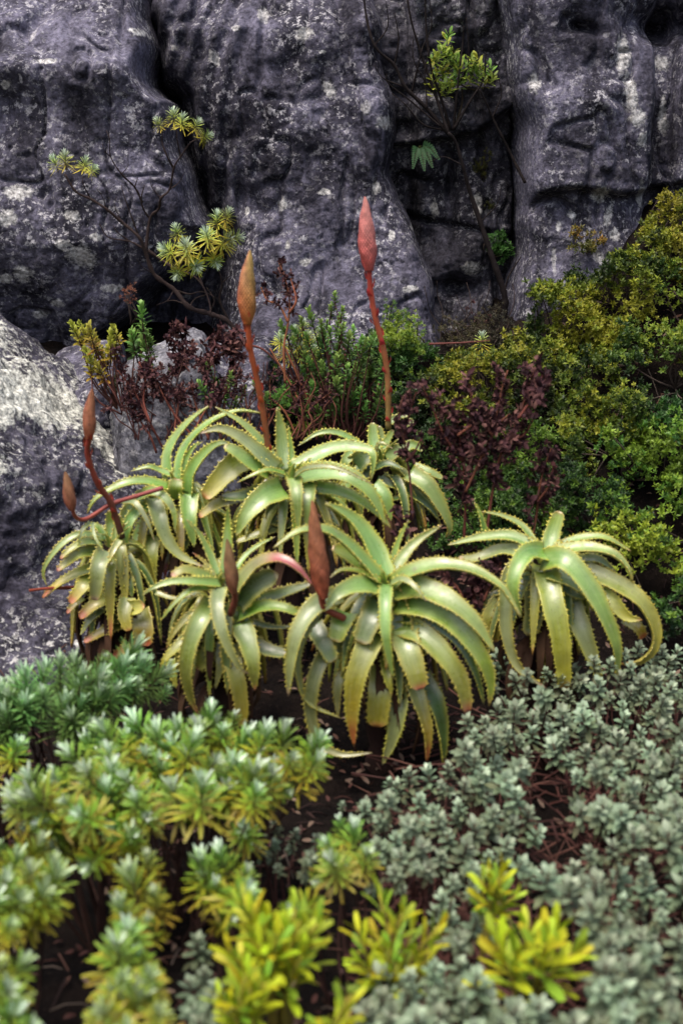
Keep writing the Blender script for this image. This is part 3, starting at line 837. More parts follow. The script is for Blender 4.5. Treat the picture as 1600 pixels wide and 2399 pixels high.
LB = [
 (140, 'b', [(745, 560, -1), (760, 350, -4), (765, 120, -5), (762, -70, -4)], dict(f=.8)),
 (105, 'b', [(665, 580, 0), (595, 390, -2), (505, 210, -2), (385, 65, -1)], dict(f=.6)),
 (50, 'o', [(640, 590, 1), (560, 470, 0), (440, 370, 0)], dict(f=.6)),
 (150, 'r', [(660, 630, 1), (500, 565, 4), (360, 530, 6), (245, 590, 8)], dict(t=.5, f=.5)),
 (115, 'b', [(690, 650, 3), (480, 635, 8), (250, 635, 10), (80, 690, 11), (-30, 765, 11)], dict(f=.5)),
 (80, 'g', [(610, 690, 4), (420, 720, 9), (260, 850, 11), (135, 1005, 11)], dict(f=.5)),
 (160, 'p', [(690, 680, 4), (660, 850, 10), (705, 1080, 13), (795, 1300, 13), (885, 1440, 12), (960, 1485, 11)], dict(f=.75)),
 (210, 'r', [(620, 820, 4), (510, 980, 10), (420, 1200, 12), (380, 1450, 12), (420, 1700, 10), (495, 1860, 9)], dict(f=.75)),
 (100, 'y', [(560, 860, 2), (400, 960, 5), (270, 1100, 6), (195, 1250, 6)], dict(f=.5)),
 (150, 'y', [(490, 1070, 4), (340, 1200, 8), (200, 1340, 9), (140, 1440, 8)], dict(f=.6)),
 (190, 'R', [(790, 770, 2), (890, 610, 4), (1040, 460, 6), (1230, 420, 9), (1400, 510, 11), (1540, 670, 12)], dict(f=.55)),
 (270, 'd', [(840, 820, 2), (1000, 680, 4), (1210, 570, 5)], dict(t=.6, f=.85)),
 (66, 'g', [(840, 520, -2), (930, 390, -4), (1060, 290, -5), (1195, 225, -5)], dict(f=.5)),
 (170, 'g', [(860, 950, 2), (1080, 870, 5), (1280, 880, 7), (1440, 950, 7)], dict(f=.55, t=.4)),
 (90, 'd', [(950, 1010, 1), (1200, 1060, 3), (1420, 1040, 3)], dict(f=.5)),
 (230, 'r', [(880, 1020, 4), (945, 1200, 8), (990, 1400, 10), (1010, 1640, 9)], dict(f=.8)),
 (200, 'y', [(760, 1230, 4), (835, 1500, 8), (880, 1750, 8), (890, 1980, 7)], dict(f=.8, t=.5)),
 (125, 's', [(680, 1180, 3), (695, 1400, 5), (645, 1625, 5)], dict(f=.7)),
 (200, 'y', [(640, 1180, 1), (570, 1320, 3), (470, 1430, 3)], dict(t=.6, f=.8)),
 (180, 'd', [(930, 1180, 1), (1140, 1270, 3), (1300, 1300, 4)], dict(t=.6, f=.6)),
 (160, 'd', [(1020, 820, 1), (1270, 740, 3), (1520, 660, 4)], dict(t=.4, f=.6)),
 (110, 'y', [(230, 1350, 1), (250, 1480, 2), (290, 1620, 2)], dict(f=.6)),
 (60, 's', [(100, 740, 0), (250, 790, 2), (380, 780, 3), (520, 740, 3)], dict(f=.5)),
]
LC = [
 (140, 'g', [(735, 340, -2), (768, 200, -5), (818, 55, -6)], dict(t=.65, f=.8)),
 (66, 'g', [(650, 290, -1), (545, 150, -4), (400, 80, -5), (265, 55, -5)], dict(f=.5)),
 (60, 'g', [(285, 200, -6), (255, 80, -6), (215, -10, -6)], dict(f=.6)),
 (115, 'b', [(640, 310, 0), (480, 232, -2), (280, 235, -2), (25, 290, 0)], dict(f=.5)),
 (120, 'p', [(560, 340, 0), (400, 325, -2), (230, 385, -1), (100, 390, 0)], dict(f=.5, t=.5)),
 (165, 'b', [(715, 345, 2), (590, 350, 7), (505, 480, 12), (490, 630, 13), (548, 805, 12)], dict(f=.6)),
 (135, 'p', [(570, 380, 2), (465, 500, 7), (432, 700, 10), (445, 950, 11), (525, 1160, 11), (725, 1305, 11)], dict(f=.65)),
 (190, 'y', [(720, 480, 4), (765, 700, 11), (820, 950, 13), (852, 1320, 11)], dict(f=.8, t=.5)),
 (190, 'b', [(690, 400, 3), (850, 395, 9), (1020, 580, 12), (1140, 800, 13), (1220, 1020, 12), (1220, 1240, 10)], dict(f=.65)),
 (130, 'b', [(770, 350, 1), (980, 310, 3), (1180, 345, 5), (1290, 440, 6), (1335, 550, 6)], dict(f=.5)),
 (88, 'g', [(790, 310, -1), (950, 245, -3), (1130, 235, -3), (1320, 335, -2)], dict(f=.45)),
 (170, 'y', [(960, 460, 2), (1200, 560, 5), (1390, 690, 7), (1492, 880, 7), (1480, 1030, 7), (1380, 1120, 6), (1255, 1140, 5)], dict(f=.6)),
 (160, 'y', [(1000, 560, 3), (1180, 690, 7), (1290, 800, 8), (1400, 820, 8)], dict(f=.65)),
 (100, 'o', [(1270, 810, 3), (1370, 880, 5), (1405, 950, 4)], dict(t=.7, f=.7)),
 (170, 's', [(890, 690, 2), (975, 900, 6), (1045, 1080, 7), (1115, 1290, 7)], dict(f=.75)),
 (145, 'y', [(700, 780, 2), (720, 1000, 4), (710, 1280, 4)], dict(f=.8, t=.6)),
 (190, 'd', [(650, 540, 3), (640, 760, 5), (600, 935, 6)], dict(t=.6, f=.75)),
 (90, 'd', [(930, 400, 0), (1080, 390, 2), (1210, 475, 2)], dict(f=.45)),
 (180, 'y', [(420, 680, -1), (340, 810, 1), (345, 980, 1)], dict(t=.6, f=.75)),
 (200, 'b', [(760, 480, 4), (900, 540, 7), (1020, 640, 9), (1060, 760, 9)], dict(f=.5)),
 (150, 'd', [(800, 520, 2), (900, 620, 4), (1000, 660, 5)], dict(f=.5, t=.5)),
]
LD = [
 ('b', 195, 'b', [(1215, 710, -2), (1190, 500, -5), (1160, 300, -6), (1138, 135, -6)], dict(f=.8)),
 ('b', 70, 'g', [(1265, 700, -2), (1268, 560, -4), (1235, 300, -5)], dict(f=.7)),
 ('b', 115, 'b', [(1160, 690, 0), (1005, 470, -2), (835, 290, -3), (680, 190, -3), (565, 128, -3)], dict(f=.5)),
 ('b', 185, 'p', [(1130, 710, 2), (965, 550, 4), (785, 405, 5), (600, 330, 6), (430, 370, 8)], dict(f=.6)),
 ('b', 190, 'b', [(1060, 730, 3), (890, 640, 6), (750, 540, 7), (650, 490, 7)], dict(f=.65, t=.5)),
 ('b', 70, 'g', [(1210, 740, 3), (1050, 708, 7), (900, 760, 9), (765, 825, 9)], dict(f=.4)),
 ('b', 270, 'b', [(1190, 880, 4), (1010, 960, 9), (850, 1130, 12), (755, 1320, 12)], dict(f=.75)),
 ('b', 150, 'b', [(1290, 780, 5), (1318, 950, 10), (1330, 1280, 10)], dict(f=.8)),
 ('b', 160, 'b', [(1420, 820, 4), (1425, 1000, 9), (1400, 1260, 9)], dict(f=.8)),
 (165, 'b', [(170, 565, 0), (380, 440, -2), (560, 380, -2), (750, 390, 0), (830, 450, 2), (820, 660, 3)], dict(f=.55)),
 (210, 'b', [(200, 625, 2), (400, 590, 5), (600, 610, 8), (770, 720, 9), (870, 860, 9), (935, 1040, 9)], dict(f=.62)),
 (150, 'g', [(340, 720, 2), (560, 760, 5), (760, 850, 6), (900, 960, 6), (985, 1060, 6)], dict(f=.5)),
 (66, 'p', [(180, 620, 5), (280, 560, 8), (450, 545, 11), (620, 590, 12), (835, 695, 12)], dict(f=.4)),
 ('b', 260, 'y', [(870, 590, -1), (700, 700, 3), (465, 965, 5)], dict(f=.85, t=.5)),
 ('b', 150, 'y', [(870, 940, 0), (600, 1020, 3), (420, 1140, 4)], dict(f=.6, t=.5)),
 (140, 'b', [(840, 690, 2), (940, 800, 4), (985, 1000, 4)], dict(f=.7)),
 ('b', 120, 's', [(1290, 1190, 2), (1050, 1270, 4), (760, 1370, 4)], dict(f=.5, t=.5)),
 ('b', 150, 'd', [(1000, 900, 0), (820, 950, 3), (620, 960, 4)], dict(f=.6, t=.5)),
 ('b', 160, 'd', [(1150, 1000, 0), (1080, 1150, 3), (1240, 1180, 4)], dict(f=.6, t=.5)),
 (150, 'd', [(300, 800, 0), (420, 900, 3), (560, 1050, 4)], dict(f=.6)),
]
LE = [
 ('b', 130, 'b', [(135, 780, -1), (130, 560, -3), (220, 380, -4), (360, 230, -4), (505, 120, -4)], dict(f=.6)),
 ('b', 120, 'b', [(220, 810, 1), (245, 600, -1), (335, 430, -2), (500, 280, -2), (650, 200, -2), (800, 162, -2), (985, 180, -2)], dict(f=.5)),
 ('b', 80, 'g', [(270, 800, 1), (300, 620, 0), (375, 490, 0), (455, 450, 0)], dict(f=.6)),
 ('b', 165, 'b', [(320, 930, 3), (345, 730, 4), (465, 560, 6), (600, 465, 8), (720, 470, 9)], dict(f=.55)),
 ('b', 160, 'g', [(200, 980, 4), (200, 880, 6), (215, 790, 5)], dict(t=.75, f=.9)),
 ('b', 200, 'b', [(325, 930, 4), (325, 1150, 9), (375, 1420, 9)], dict(f=.75)),
 (125, 'g', [(1240, 790, 2), (1040, 735, 4), (860, 745, 6), (700, 810, 7), (560, 900, 8), (485, 1030, 8)], dict(f=.45)),
 (80, 'b', [(1290, 690, 0), (1150, 630, 0), (1050, 600, 1), (890, 640, 2)], dict(f=.5)),
 (125, 'b', [(930, 890, 4), (1080, 825, 8), (1200, 880, 10), (1285, 1020, 11), (1295, 1210, 11)], dict(f=.55)),
 (180, 'p', [(1100, 890, 4), (1150, 1080, 9), (1220, 1270, 10), (1350, 1420, 10), (1550, 1515, 10)], dict(f=.7)),
 (170, 'y', [(1090, 1230, 4), (1070, 1400, 8), (1080, 1700, 8)], dict(f=.8, t=.5)),
 (115, 'b', [(1070, 950, 4), (905, 1050, 8), (832, 1250, 10), (830, 1450, 10), (900, 1620, 10), (1060, 1750, 10)], dict(f=.6)),
 (78, 'p', [(820, 915, 5), (930, 935, 9), (1040, 1100, 11), (1105, 1280, 11)], dict(f=.5)),
 (210, 'd', [(1020, 940, 0), (920, 970, 1), (820, 1110, 2)], dict(t=.6, f=.8)),
 (150, 'b', [(1060, 1080, 2), (980, 1180, 4), (890, 1370, 5)], dict(f=.7)),
 (80, 'R', [(1290, 1300, 1), (1220, 1480, 3), (1200, 1640, 3)], dict(f=.6)),
 (170, 'd', [(1350, 1100, 1), (1380, 1250, 3), (1330, 1400, 3)], dict(t=.5, f=.6)),
]
LF = [
 (130, 'g', [(720, 1290, -1), (700, 1130, -3), (690, 1000, -3)], dict(f=.8, t=.4)),
 (120, 'g', [(760, 1290, -1), (775, 1150, -3), (790, 1050, -3)], dict(f=.8, t=.4)),
 (100, 'g', [(650, 1270, 0), (585, 1150, -1), (500, 1120, -1)], dict(f=.6)),
 (90, 'b', [(640, 1255, 1), (430, 1220, 3), (270, 1300, 5), (140, 1450, 6), (88, 1570, 6), (120, 1700, 6)], dict(f=.5)),
 (115, 'r', [(620, 1290, 2), (460, 1295, 5), (340, 1360, 7), (245, 1445, 8)], dict(t=.4, f=.5)),
 (145, 'r', [(600, 1380, 2), (430, 1400, 6), (320, 1470, 7), (215, 1555, 8)], dict(t=.4, f=.55)),
 (125, 'o', [(540, 1530, 2), (380, 1590, 5), (220, 1680, 6), (80, 1800, 6)], dict(t=.35, f=.5)),
 (165, 'o', [(530, 1600, 3), (450, 1700, 7), (330, 1850, 8)], dict(t=.5, f=.6)),
 (185, 'p', [(660, 1370, 5), (600, 1500, 10), (580, 1650, 11), (560, 1825, 10)], dict(t=.55, f=.8)),
 (80, 'y', [(790, 1270, 4), (720, 1380, 7), (685, 1520, 9)], dict(f=.6)),
 (175, 'o', [(740, 1780, 3), (570, 1860, 7), (420, 1990, 8)], dict(t=.45, f=.6)),
 (105, 's', [(640, 1890, 3), (520, 2000, 6), (425, 2145, 6)], dict(f=.6)),
 (130, 'o', [(820, 2040, 2), (650, 2110, 5), (460, 2210, 6)], dict(t=.45, f=.6)),
 (160, 'y', [(860, 1800, 4), (830, 1950, 7), (870, 2110, 8)], dict(t=.5, f=.8)),
 (180, 'y', [(790, 1900, 3), (900, 1900, 6), (1010, 1870, 7)], dict(t=.7, f=.85)),
 (240, 'o', [(950, 1930, 3), (1000, 2080, 6), (1000, 2250, 6)], dict(t=.65, f=.85)),
 (140, 'o', [(910, 2140, 2), (850, 2260, 5), (730, 2345, 5)], dict(t=.5, f=.6)),
 (120, 'd', [(840, 1600, 2), (880, 1700, 3), (905, 1800, 3)], dict(f=.7)),
 (90, 'o', [(450, 1800, 3), (380, 1860, 5), (305, 1945, 6)], dict(t=.4, f=.6)),
 (46, 'p', [(520, 1110, 3), (440, 1200, 6), (400, 1410, 6)], dict(f=.5)),
 (46, 'p', [(535, 1110, 3), (560, 1240, 7), (645, 1380, 8)], dict(f=.5)),
 (160, 'd', [(760, 1400, 1), (780, 1560, 3), (740, 1720, 3)], dict(f=.6)),
 (120, 'o', [(700, 2000, 2), (860, 2030, 4), (900, 2200, 4)], dict(f=.6)),
]
LG = [
 (120, 'b', [(855, 440, -1), (835, 300, -3), (830, 180, -4)], dict(t=.6, f=.8)),
 (95, 'b', [(890, 440, -1), (905, 330, -3), (885, 205, -4)], dict(t=.5, f=.8)),
 (90, 'g', [(905, 440, -1), (950, 330, -2), (1000, 240, -2)], dict(t=.5, f=.7)),
 (75, 'b', [(760, 390, 0), (560, 270, 0), (380, 265, 1), (200, 375, 2)], dict(f=.5)),
 (56, 'p', [(850, 450, 2), (890, 350, 4), (1000, 395, 5)], dict(f=.5)),
 (150, 'b', [(940, 470, 1), (1040, 410, 2), (1120, 350, 2)], dict(f=.7, t=.5)),
 (95, 'd', [(840, 560, 2), (960, 520, 4), (1090, 570, 5)], dict(f=.5)),
 (185, 'b', [(1130, 600, 2), (1280, 700, 5), (1400, 880, 6), (1470, 1050, 6), (1445, 1140, 6)], dict(f=.65)),
 (140, 'd', [(1030, 690, 1), (1180, 780, 3), (1300, 880, 4), (1385, 990, 4)], dict(f=.55)),
 (110, 'b', [(1170, 550, 0), (1300, 590, 1), (1415, 645, 1)], dict(f=.5, t=.5)),
 (140, 'd', [(870, 640, 1), (1000, 680, 2), (1120, 690, 2)], dict(t=.5, f=.7)),
 (80, 'b', [(950, 190, -2), (1050, 130, -3), (1125, 115, -3)], dict(t=.6, f=.6)),
 (80, 'b', [(1080, 200, -3), (1120, 180, -3), (1170, 160, -3)], dict(t=.6, f=.8)),
 (100, 'b', [(1090, 400, -1), (1160, 365, -2), (1250, 405, -2)], dict(t=.6, f=.7)),
 (190, 'd', [(690, 530, 3), (740, 480, 4), (810, 425, 4)], dict(t=.7, f=.9)),
 (110, 'b', [(660, 420, 2), (605, 500, 3), (590, 560, 3)], dict(t=.6, f=.8)),
 (60, 'b', [(990, 820, 2), (1100, 810, 3), (1260, 865, 3)], dict(f=.4)),
]
A_ = aloe('largest aloe rosette in front with a yellow hanging leaf and pointed red bud', (740, 580), 3.55, LA, 5, fill=18, fill_len=.24)
B_ = aloe('aloe rosette with long hanging leaves beside the small brown bud', (660, 620), 3.6, LB, 4, fill=14, fill_len=.20)
C_ = aloe('aloe rosette above the grey leaved shrub, apart from the others', (700, 370), 3.85, LC, 6, fill=14, fill_len=.22)
D_ = aloe('aloe rosette in the middle of the clump carrying the yellow red spike', (140, 600), 4.05, LD, 3, fill=16, fill_len=.25)
E_ = aloe('aloe rosette with arching leaves next to the lichen crusted boulder', (1300, 740), 4.1, LE, 1, fill=14, fill_len=.22)
F_ = aloe('low aloe rosette with yellowing stubby leaves leaning on the dark rock', (700, 1270), 3.95, LF, 1, fill=12, fill_len=.20)
G_ = aloe('aloe rosette half hidden behind the dry brown stems', (900, 440), 4.3, LG, 3, fill=12, fill_len=.22)
spike(G_, [(838, 452), (842, 540), (848, 622)], [(848, 612), (850, 660), (862, 730), (880, 800), (890, 870), (892, 985)], 4.22, 45,
      ((.60, .20, .19), (.54, .07, .06), (.64, .28, .24), .6), (.42, .045, .04), (.22, .16, .05), label='tall red flower stalk with a pink bud cone', Yb=4.28)
spike(D_, [(574, 575), (567, 660), (569, 745)], [(569, 735), (575, 800), (590, 870), (605, 950), (622, 1075)], 3.98, 46,
      ((.50, .20, .13), (.50, .10, .03), (.44, .36, .08), .35), (.42, .075, .03), (.14, .07, .03), label='upright flower stalk with a yellow and red bud cone', Yb=4.05)
spike(F_, [(212, 893), (206, 950), (206, 1010)], [(206, 1003), (202, 1045), (225, 1110), (255, 1155), (282, 1235)], 3.86, 33,
      ((.34, .10, .07), (.34, .10, .05), (.36, .17, .07), 1.0), (.28, .05, .03), (.07, .035, .02), label='bent flower stalk with a dull red bud cone', Yb=3.95)
spike(E_, [(151, 1083), (158, 1125), (166, 1172)], [(166, 1168), (176, 1188), (200, 1191), (255, 1158), (310, 1140), (375, 1120)], 3.85, 31,
      ((.26, .09, .06), (.28, .06, .04), (.30, .17, .07), 1.0), (.30, .05, .035), (.26, .06, .06), r=.0058, label='flower stalk bent sideways with a small bud cone', Yb=4.0, bracts=False)
spike(A_, [(717, 1149), (727, 1250), (742, 1375)], [(738, 1350), (745, 1395), (790, 1420)], 3.40, 50,
      ((.30, .11, .06), (.34, .055, .03), (.36, .15, .07), 1.0), (.30, .05, .03), (.22, .06, .03), label='short stalk with a large brownish red bud cone', Yb=3.46, bracts=False)
spike(B_, [(522, 1237), (528, 1290), (537, 1362)], [(535, 1340), (540, 1375), (530, 1410)], 3.46, 35,
      ((.24, .13, .06), (.24, .07, .04), (.27, .17, .07), 1.0), (.22, .05, .03), (.16, .05, .03), label='short stalk with a small brown bud cone', Yb=3.52, bracts=False)
mb = MB(); tube_into(mb, [P(68, 1356, 3.86), P(110, 1351, 3.88), P(165, 1349, 3.92), P(235, 1345, 3.97)], .0042, .006, 8, 14, (.22, .05, .03), knob=.1)
link('dry_stalk', mb.mesh('dry_stalk', M_BARK), F_)

# ------------------------------------------------------------------ leafy shoots (built once, then copied)
def blade(mb, o, d, nrm, L, w, c0, c1, prof=(.35, 1, .9, .12), curl=.25, fold=.2, seg=3):
    """one narrow leaf: a folded strip that widens and bends"""
    d = unit(d); s = unit(np.cross(d, nrm)); n_ = np.cross(s, d)
    V, F, Cc = [], [], []
    m = len(prof)
    for i in range(m):
        t = i / (m - 1)
        a = curl * t
        p = np.asarray(o) + d * (L * t * math.cos(a * .6)) - n_ * (L * t * math.sin(a) * .6)
        hw = w * prof[i] / 2
        V += [p - s * hw + n_ * hw * fold, p, p + s * hw + n_ * hw * fold]
        c = np.asarray(c0) * (1 - t) + np.asarray(c1) * t
        Cc += [c, c * .92, c]
    for i in range(m - 1):
        b = i * 3
        F += [(b, b + 1, b + 4, b + 3), (b + 1, b + 2, b + 5, b + 4)]
    mb.add(V, F, np.array(Cc))
def whorl_shoot(name, mat, rnd, n, stem, lo, hi, L, w, cols, prof, curl=.25, fold=.2, stemcol=(.06, .03, .02), L_top=.6, droop=0.0, stem_r=.0022):
    """leaves spiralling up a short stem; lo/hi are their angles from the stem at the bottom and the top"""
    mb = MB()
    tube_into(mb, [np.array([0, 0, -.02]), np.array([0, 0, stem * .5]), np.array([0, 0, stem])], stem_r, stem_r * .6, 5, 4, stemcol)
    for i in range(n):
        t = i / max(1, n - 1)
        a = i * 2.39996 + rnd.uniform(-.3, .3)
        ang = (lo * (1 - t) + hi * t) + rnd.uniform(-.18, .18)
        rad = np.array([math.cos(a), math.sin(a), 0])
        d = rad * math.sin(ang) + UP * math.cos(ang)
        nrm = -rad * math.cos(ang) + UP * math.sin(ang)
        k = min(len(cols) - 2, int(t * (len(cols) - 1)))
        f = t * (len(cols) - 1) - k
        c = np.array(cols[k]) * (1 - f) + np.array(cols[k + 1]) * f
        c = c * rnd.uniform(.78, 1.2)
        l = L * (1 - (1 - L_top) * t) * rnd.uniform(.8, 1.15)
        blade(mb, UP * stem * t + rad * .002, d, nrm, l, w * rnd.uniform(.85, 1.15), c * .8, c * 1.12, prof, curl * rnd.uniform(.3, 1.4), fold)
    return mb.mesh(name, mat)
rv = random.Random(3)
NARROW = (.45, .8, 1, .9, .25); OVATE = (.3, .85, 1.0, .75, .10); OBOV = (.22, .62, 1.0, .95, .30); SPAT = (.3, .55, .95, 1.0, .45)
YG, MG, SI = (.34, .34, .03), (.24, .36, .05), (.52, .62, .50)
SILVER = [whorl_shoot('leafy_shoot', M_SILV, rv, 62, .066, 1.65, .12, .047, .0056, [(.26, .20, .010), (.28, .27, .012), (.20, .29, .018), (.17, .31, .03), (.22, .38, .08), (.66, .78, .64)], SPAT, .35) for _ in range(5)]  # silvery shoots: olive-yellow lower leaves, darkened further to paint in shade under the foliage
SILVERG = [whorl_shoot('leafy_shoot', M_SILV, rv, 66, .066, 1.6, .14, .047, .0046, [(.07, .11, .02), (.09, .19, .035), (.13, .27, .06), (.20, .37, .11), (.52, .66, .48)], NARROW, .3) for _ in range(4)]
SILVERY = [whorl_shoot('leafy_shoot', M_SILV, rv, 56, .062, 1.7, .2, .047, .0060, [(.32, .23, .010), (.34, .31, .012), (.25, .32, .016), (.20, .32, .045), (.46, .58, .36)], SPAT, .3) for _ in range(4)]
GREYR = [whorl_shoot('leaf_rosette', M_GREY, rv, rv.choice((17, 20, 23)), .034, 1.85, .3, .0225, .0098, [(.10, .11, .05), (.13, .18, .10), (.20, .27, .17), (.40, .48, .34)], (.25, .7, 1.0, .7, .06), .35, .2, L_top=.6) for _ in range(7)]  # lower leaf colours darkened to deepen the shade between sprigs, pale tips kept
NEEDLE = [whorl_shoot('needle_tuft', M_SILV, rv, 64, .05, 1.9, .2, .052, .0044, [(.46, .34, .03), (.46, .44, .05), (.36, .44, .06), (.40, .50, .26), (.50, .60, .50)], NARROW, .25) for _ in range(4)]
GREENS = [whorl_shoot('leafy_shoot', M_LEAF, rv, 26, .07, 1.5, .3, .030, .012, [(.06, .11, .025), (.10, .20, .04), (.16, .30, .06), (.27, .42, .10)], OVATE, .3) for _ in range(4)]
YELLOWS = [whorl_shoot('leafy_shoot', M_LEAF, rv, 26, .07, 1.4, .3, .026, .011, [(.36, .22, .02), (.33, .29, .03), (.34, .36, .04), (.38, .40, .06)], OVATE, .3) for _ in range(3)]
DRYC = []
for _ in range(5):
    mb = MB()
    for i in range(15):
        a = rv.uniform(0, 6.28); e = rv.uniform(-.9, 1.2)
        d = np.array([math.cos(a) * math.cos(e), math.sin(a) * math.cos(e), math.sin(e)])
        c = np.array(rv.choice([(.045, .017, .021), (.070, .027, .030), (.028, .012, .016), (.11, .050, .045)]))
        blade(mb, UP * rv.uniform(-.02, .03), d, unit(np.array([rv.uniform(-1, 1), rv.uniform(-1, 1), 1.2])), rv.uniform(.016, .030), rv.uniform(.009, .015), c, c * 1.3, OVATE, rv.uniform(-1.6, 1.6), rv.uniform(-.6, .9))
    DRYC.append(mb.mesh('dry_leaf_cluster', M_DRY))
def put(me, parent, pos, axis, scale, spin=None, label=None):
    o = bpy.data.objects.new(me.name.split('.')[0], me)
    COL.objects.link(o)
    qz = Vector(tuple(unit(axis))).to_track_quat('Z', 'Y')
    rot = qz.to_matrix().to_4x4() @ Matrix.Rotation(R.uniform(0, 6.283) if spin is None else spin, 4, 'Z')
    m = Matrix.Translation(Vector(tuple(float(c) for c in pos))) @ rot @ Matrix.Scale(float(scale), 4)
    if parent is not None:
        o.parent = parent
        off = Vector((0, 0, 0)); p = parent
        while p is not None:
            off += p.location; p = p.parent
        m = Matrix.Translation(-off) @ m
    o.matrix_basis = m
    if label: o['label'] = label
    return o
def in_poly(x, y, poly):
    c = False; n = len(poly)
    for i in range(n):
        ax, ay = poly[i]; bx, by = poly[(i + 1) % n]
        if (ay > y) != (by > y) and x < (bx - ax) * (y - ay) / (by - ay) + ax: c = not c
    return c
def scatter(poly, space, rnd, tries=4000):
    """points in an outline of the 1568-wide frame, no closer than space(y)"""
    xs_ = [p[0] for p in poly]; ys_ = [p[1] for p in poly]
    out = []
    for _ in range(tries):
        x, y = rnd.uniform(min(xs_), max(xs_)), rnd.uniform(min(ys_), max(ys_))
        if not in_poly(x, y, poly): continue
        s = space(y) if callable(space) else space
        if all((x - a) ** 2 + ((y - b) * 1.25) ** 2 > s * s for a, b in out): out.append((x, y))
    return out
def branch_net(root, tips, base_pts, col, r=.0035, name='stem', sag=.3, mat=None, col2=None):
    groups = {}
    for p in tips:
        k = min(range(len(base_pts)), key=lambda q: np.linalg.norm(np.asarray(base_pts[q]) - p))
        groups.setdefault(k, []).append(p)
    for k, ps in groups.items():
        mb = MB()
        for p in ps:
            b = np.asarray(base_pts[k]) + np.array([R.uniform(-.004, .004), R.uniform(-.004, .004), 0])
            mid = b * .5 + p * .5 + np.array([R.uniform(-.04, .04), R.uniform(-.04, .04), -abs(p[2] - b[2]) * sag * R.random()])
            tube_into(mb, [b, mid, p], r, r * .5, 5, 7, np.array(col) * R.uniform(.6, 1.3), knob=.1, col2=col2)
        link(name, mb.mesh(name, mat or M_BARK), root)
def shrub(name, label, cat, poly, space, zc, meshes, scale, seed, group, lean=(0, -.35, 1), outward=.8, stemcol=(.05, .025, .02), jitz=.03, under=0.5, underz=.07, nbase=5, pts=None, sc_near=0.0):
    rnd = random.Random(seed)
    pts = pts or scatter(poly, space, rnd)
    W = [Pz(x, y, (zc(x, y) if callable(zc) else zc) + rnd.uniform(-jitz, jitz)) for x, y in pts]
    cen = np.mean(W, 0)
    ext = max(.05, float(np.max(np.linalg.norm((np.array(W) - cen)[:, :2], axis=1))))
    zg = float(gz(cen[0], cen[1]))
    root = empty(name, (cen[0], cen[1], zg))
    tag(root, label, cat, group)
    bases = []
    for i in range(nbase):
        q = W[rnd.randrange(len(W))] * .55 + cen * .45
        bases.append(np.array([q[0], q[1], float(gz(q[0], q[1])) - .02]))
    tips = []
    for p in W:
        ax = np.array(lean, float) + np.array([(p[0] - cen[0]) / ext * outward, (p[1] - cen[1]) / ext * outward * .7, 0]) + NR.uniform(-.28, .28, 3)
        ax = unit(ax)
        s = scale * rnd.choice((rnd.uniform(.6, .85), rnd.uniform(.85, 1.15), rnd.uniform(.95, 1.25)))
        put(rnd.choice(meshes), root, p - ax * .03 * s, ax, s)
        tips.append(p - ax * .045 * s)
        if rnd.random() < under:
            o = p + np.array([rnd.uniform(-.05, .05), rnd.uniform(-.02, .06), -underz * rnd.uniform(.6, 1.5)])
            ax2 = unit(ax + NR.uniform(-.5, .5, 3) + np.array([0, -.3, -.2]))
            put(rnd.choice(meshes), root, o, ax2, s * .85)
            tips.append(o - ax2 * .01)
    branch_net(root, tips, bases, stemcol, .0038)
    return root
# ------------------------------------------------------------------ silvery narrow-leaved shrubs, left foreground
GS = 'silvery narrow leaved shrubs in front of the aloes'
sp_s = lambda y: 38 + (y - 1500) * .045
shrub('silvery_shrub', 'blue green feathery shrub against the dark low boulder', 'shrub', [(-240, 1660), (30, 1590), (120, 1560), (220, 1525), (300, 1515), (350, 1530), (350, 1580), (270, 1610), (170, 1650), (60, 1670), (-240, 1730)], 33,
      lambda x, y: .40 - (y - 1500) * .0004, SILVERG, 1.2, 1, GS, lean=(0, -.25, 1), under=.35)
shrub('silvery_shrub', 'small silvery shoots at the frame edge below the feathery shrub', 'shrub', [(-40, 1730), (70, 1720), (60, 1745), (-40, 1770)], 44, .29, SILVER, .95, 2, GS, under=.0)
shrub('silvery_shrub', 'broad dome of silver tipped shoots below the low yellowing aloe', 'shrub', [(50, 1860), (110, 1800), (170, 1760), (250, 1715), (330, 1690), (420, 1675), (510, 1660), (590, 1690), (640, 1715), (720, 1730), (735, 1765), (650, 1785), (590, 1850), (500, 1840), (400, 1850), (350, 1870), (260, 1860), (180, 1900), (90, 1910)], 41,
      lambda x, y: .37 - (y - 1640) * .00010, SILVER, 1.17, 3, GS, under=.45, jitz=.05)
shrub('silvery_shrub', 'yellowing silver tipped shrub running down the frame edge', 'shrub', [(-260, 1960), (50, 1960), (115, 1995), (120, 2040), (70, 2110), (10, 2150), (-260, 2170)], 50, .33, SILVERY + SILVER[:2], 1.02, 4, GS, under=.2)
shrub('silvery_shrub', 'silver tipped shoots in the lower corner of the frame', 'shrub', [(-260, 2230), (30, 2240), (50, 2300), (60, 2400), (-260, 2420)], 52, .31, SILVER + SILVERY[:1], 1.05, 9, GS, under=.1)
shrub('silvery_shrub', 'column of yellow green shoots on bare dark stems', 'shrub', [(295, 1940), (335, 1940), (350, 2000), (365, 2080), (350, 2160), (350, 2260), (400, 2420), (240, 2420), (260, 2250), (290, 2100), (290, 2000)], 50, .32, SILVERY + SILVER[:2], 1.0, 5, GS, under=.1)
shrub('silvery_shrub', 'small silver tipped clump touching the big yellow shrub', 'shrub', [(465, 1990), (530, 1975), (570, 2015), (550, 2080), (480, 2080)], 50, .28, SILVER, 1.0, 6, GS, under=.3)
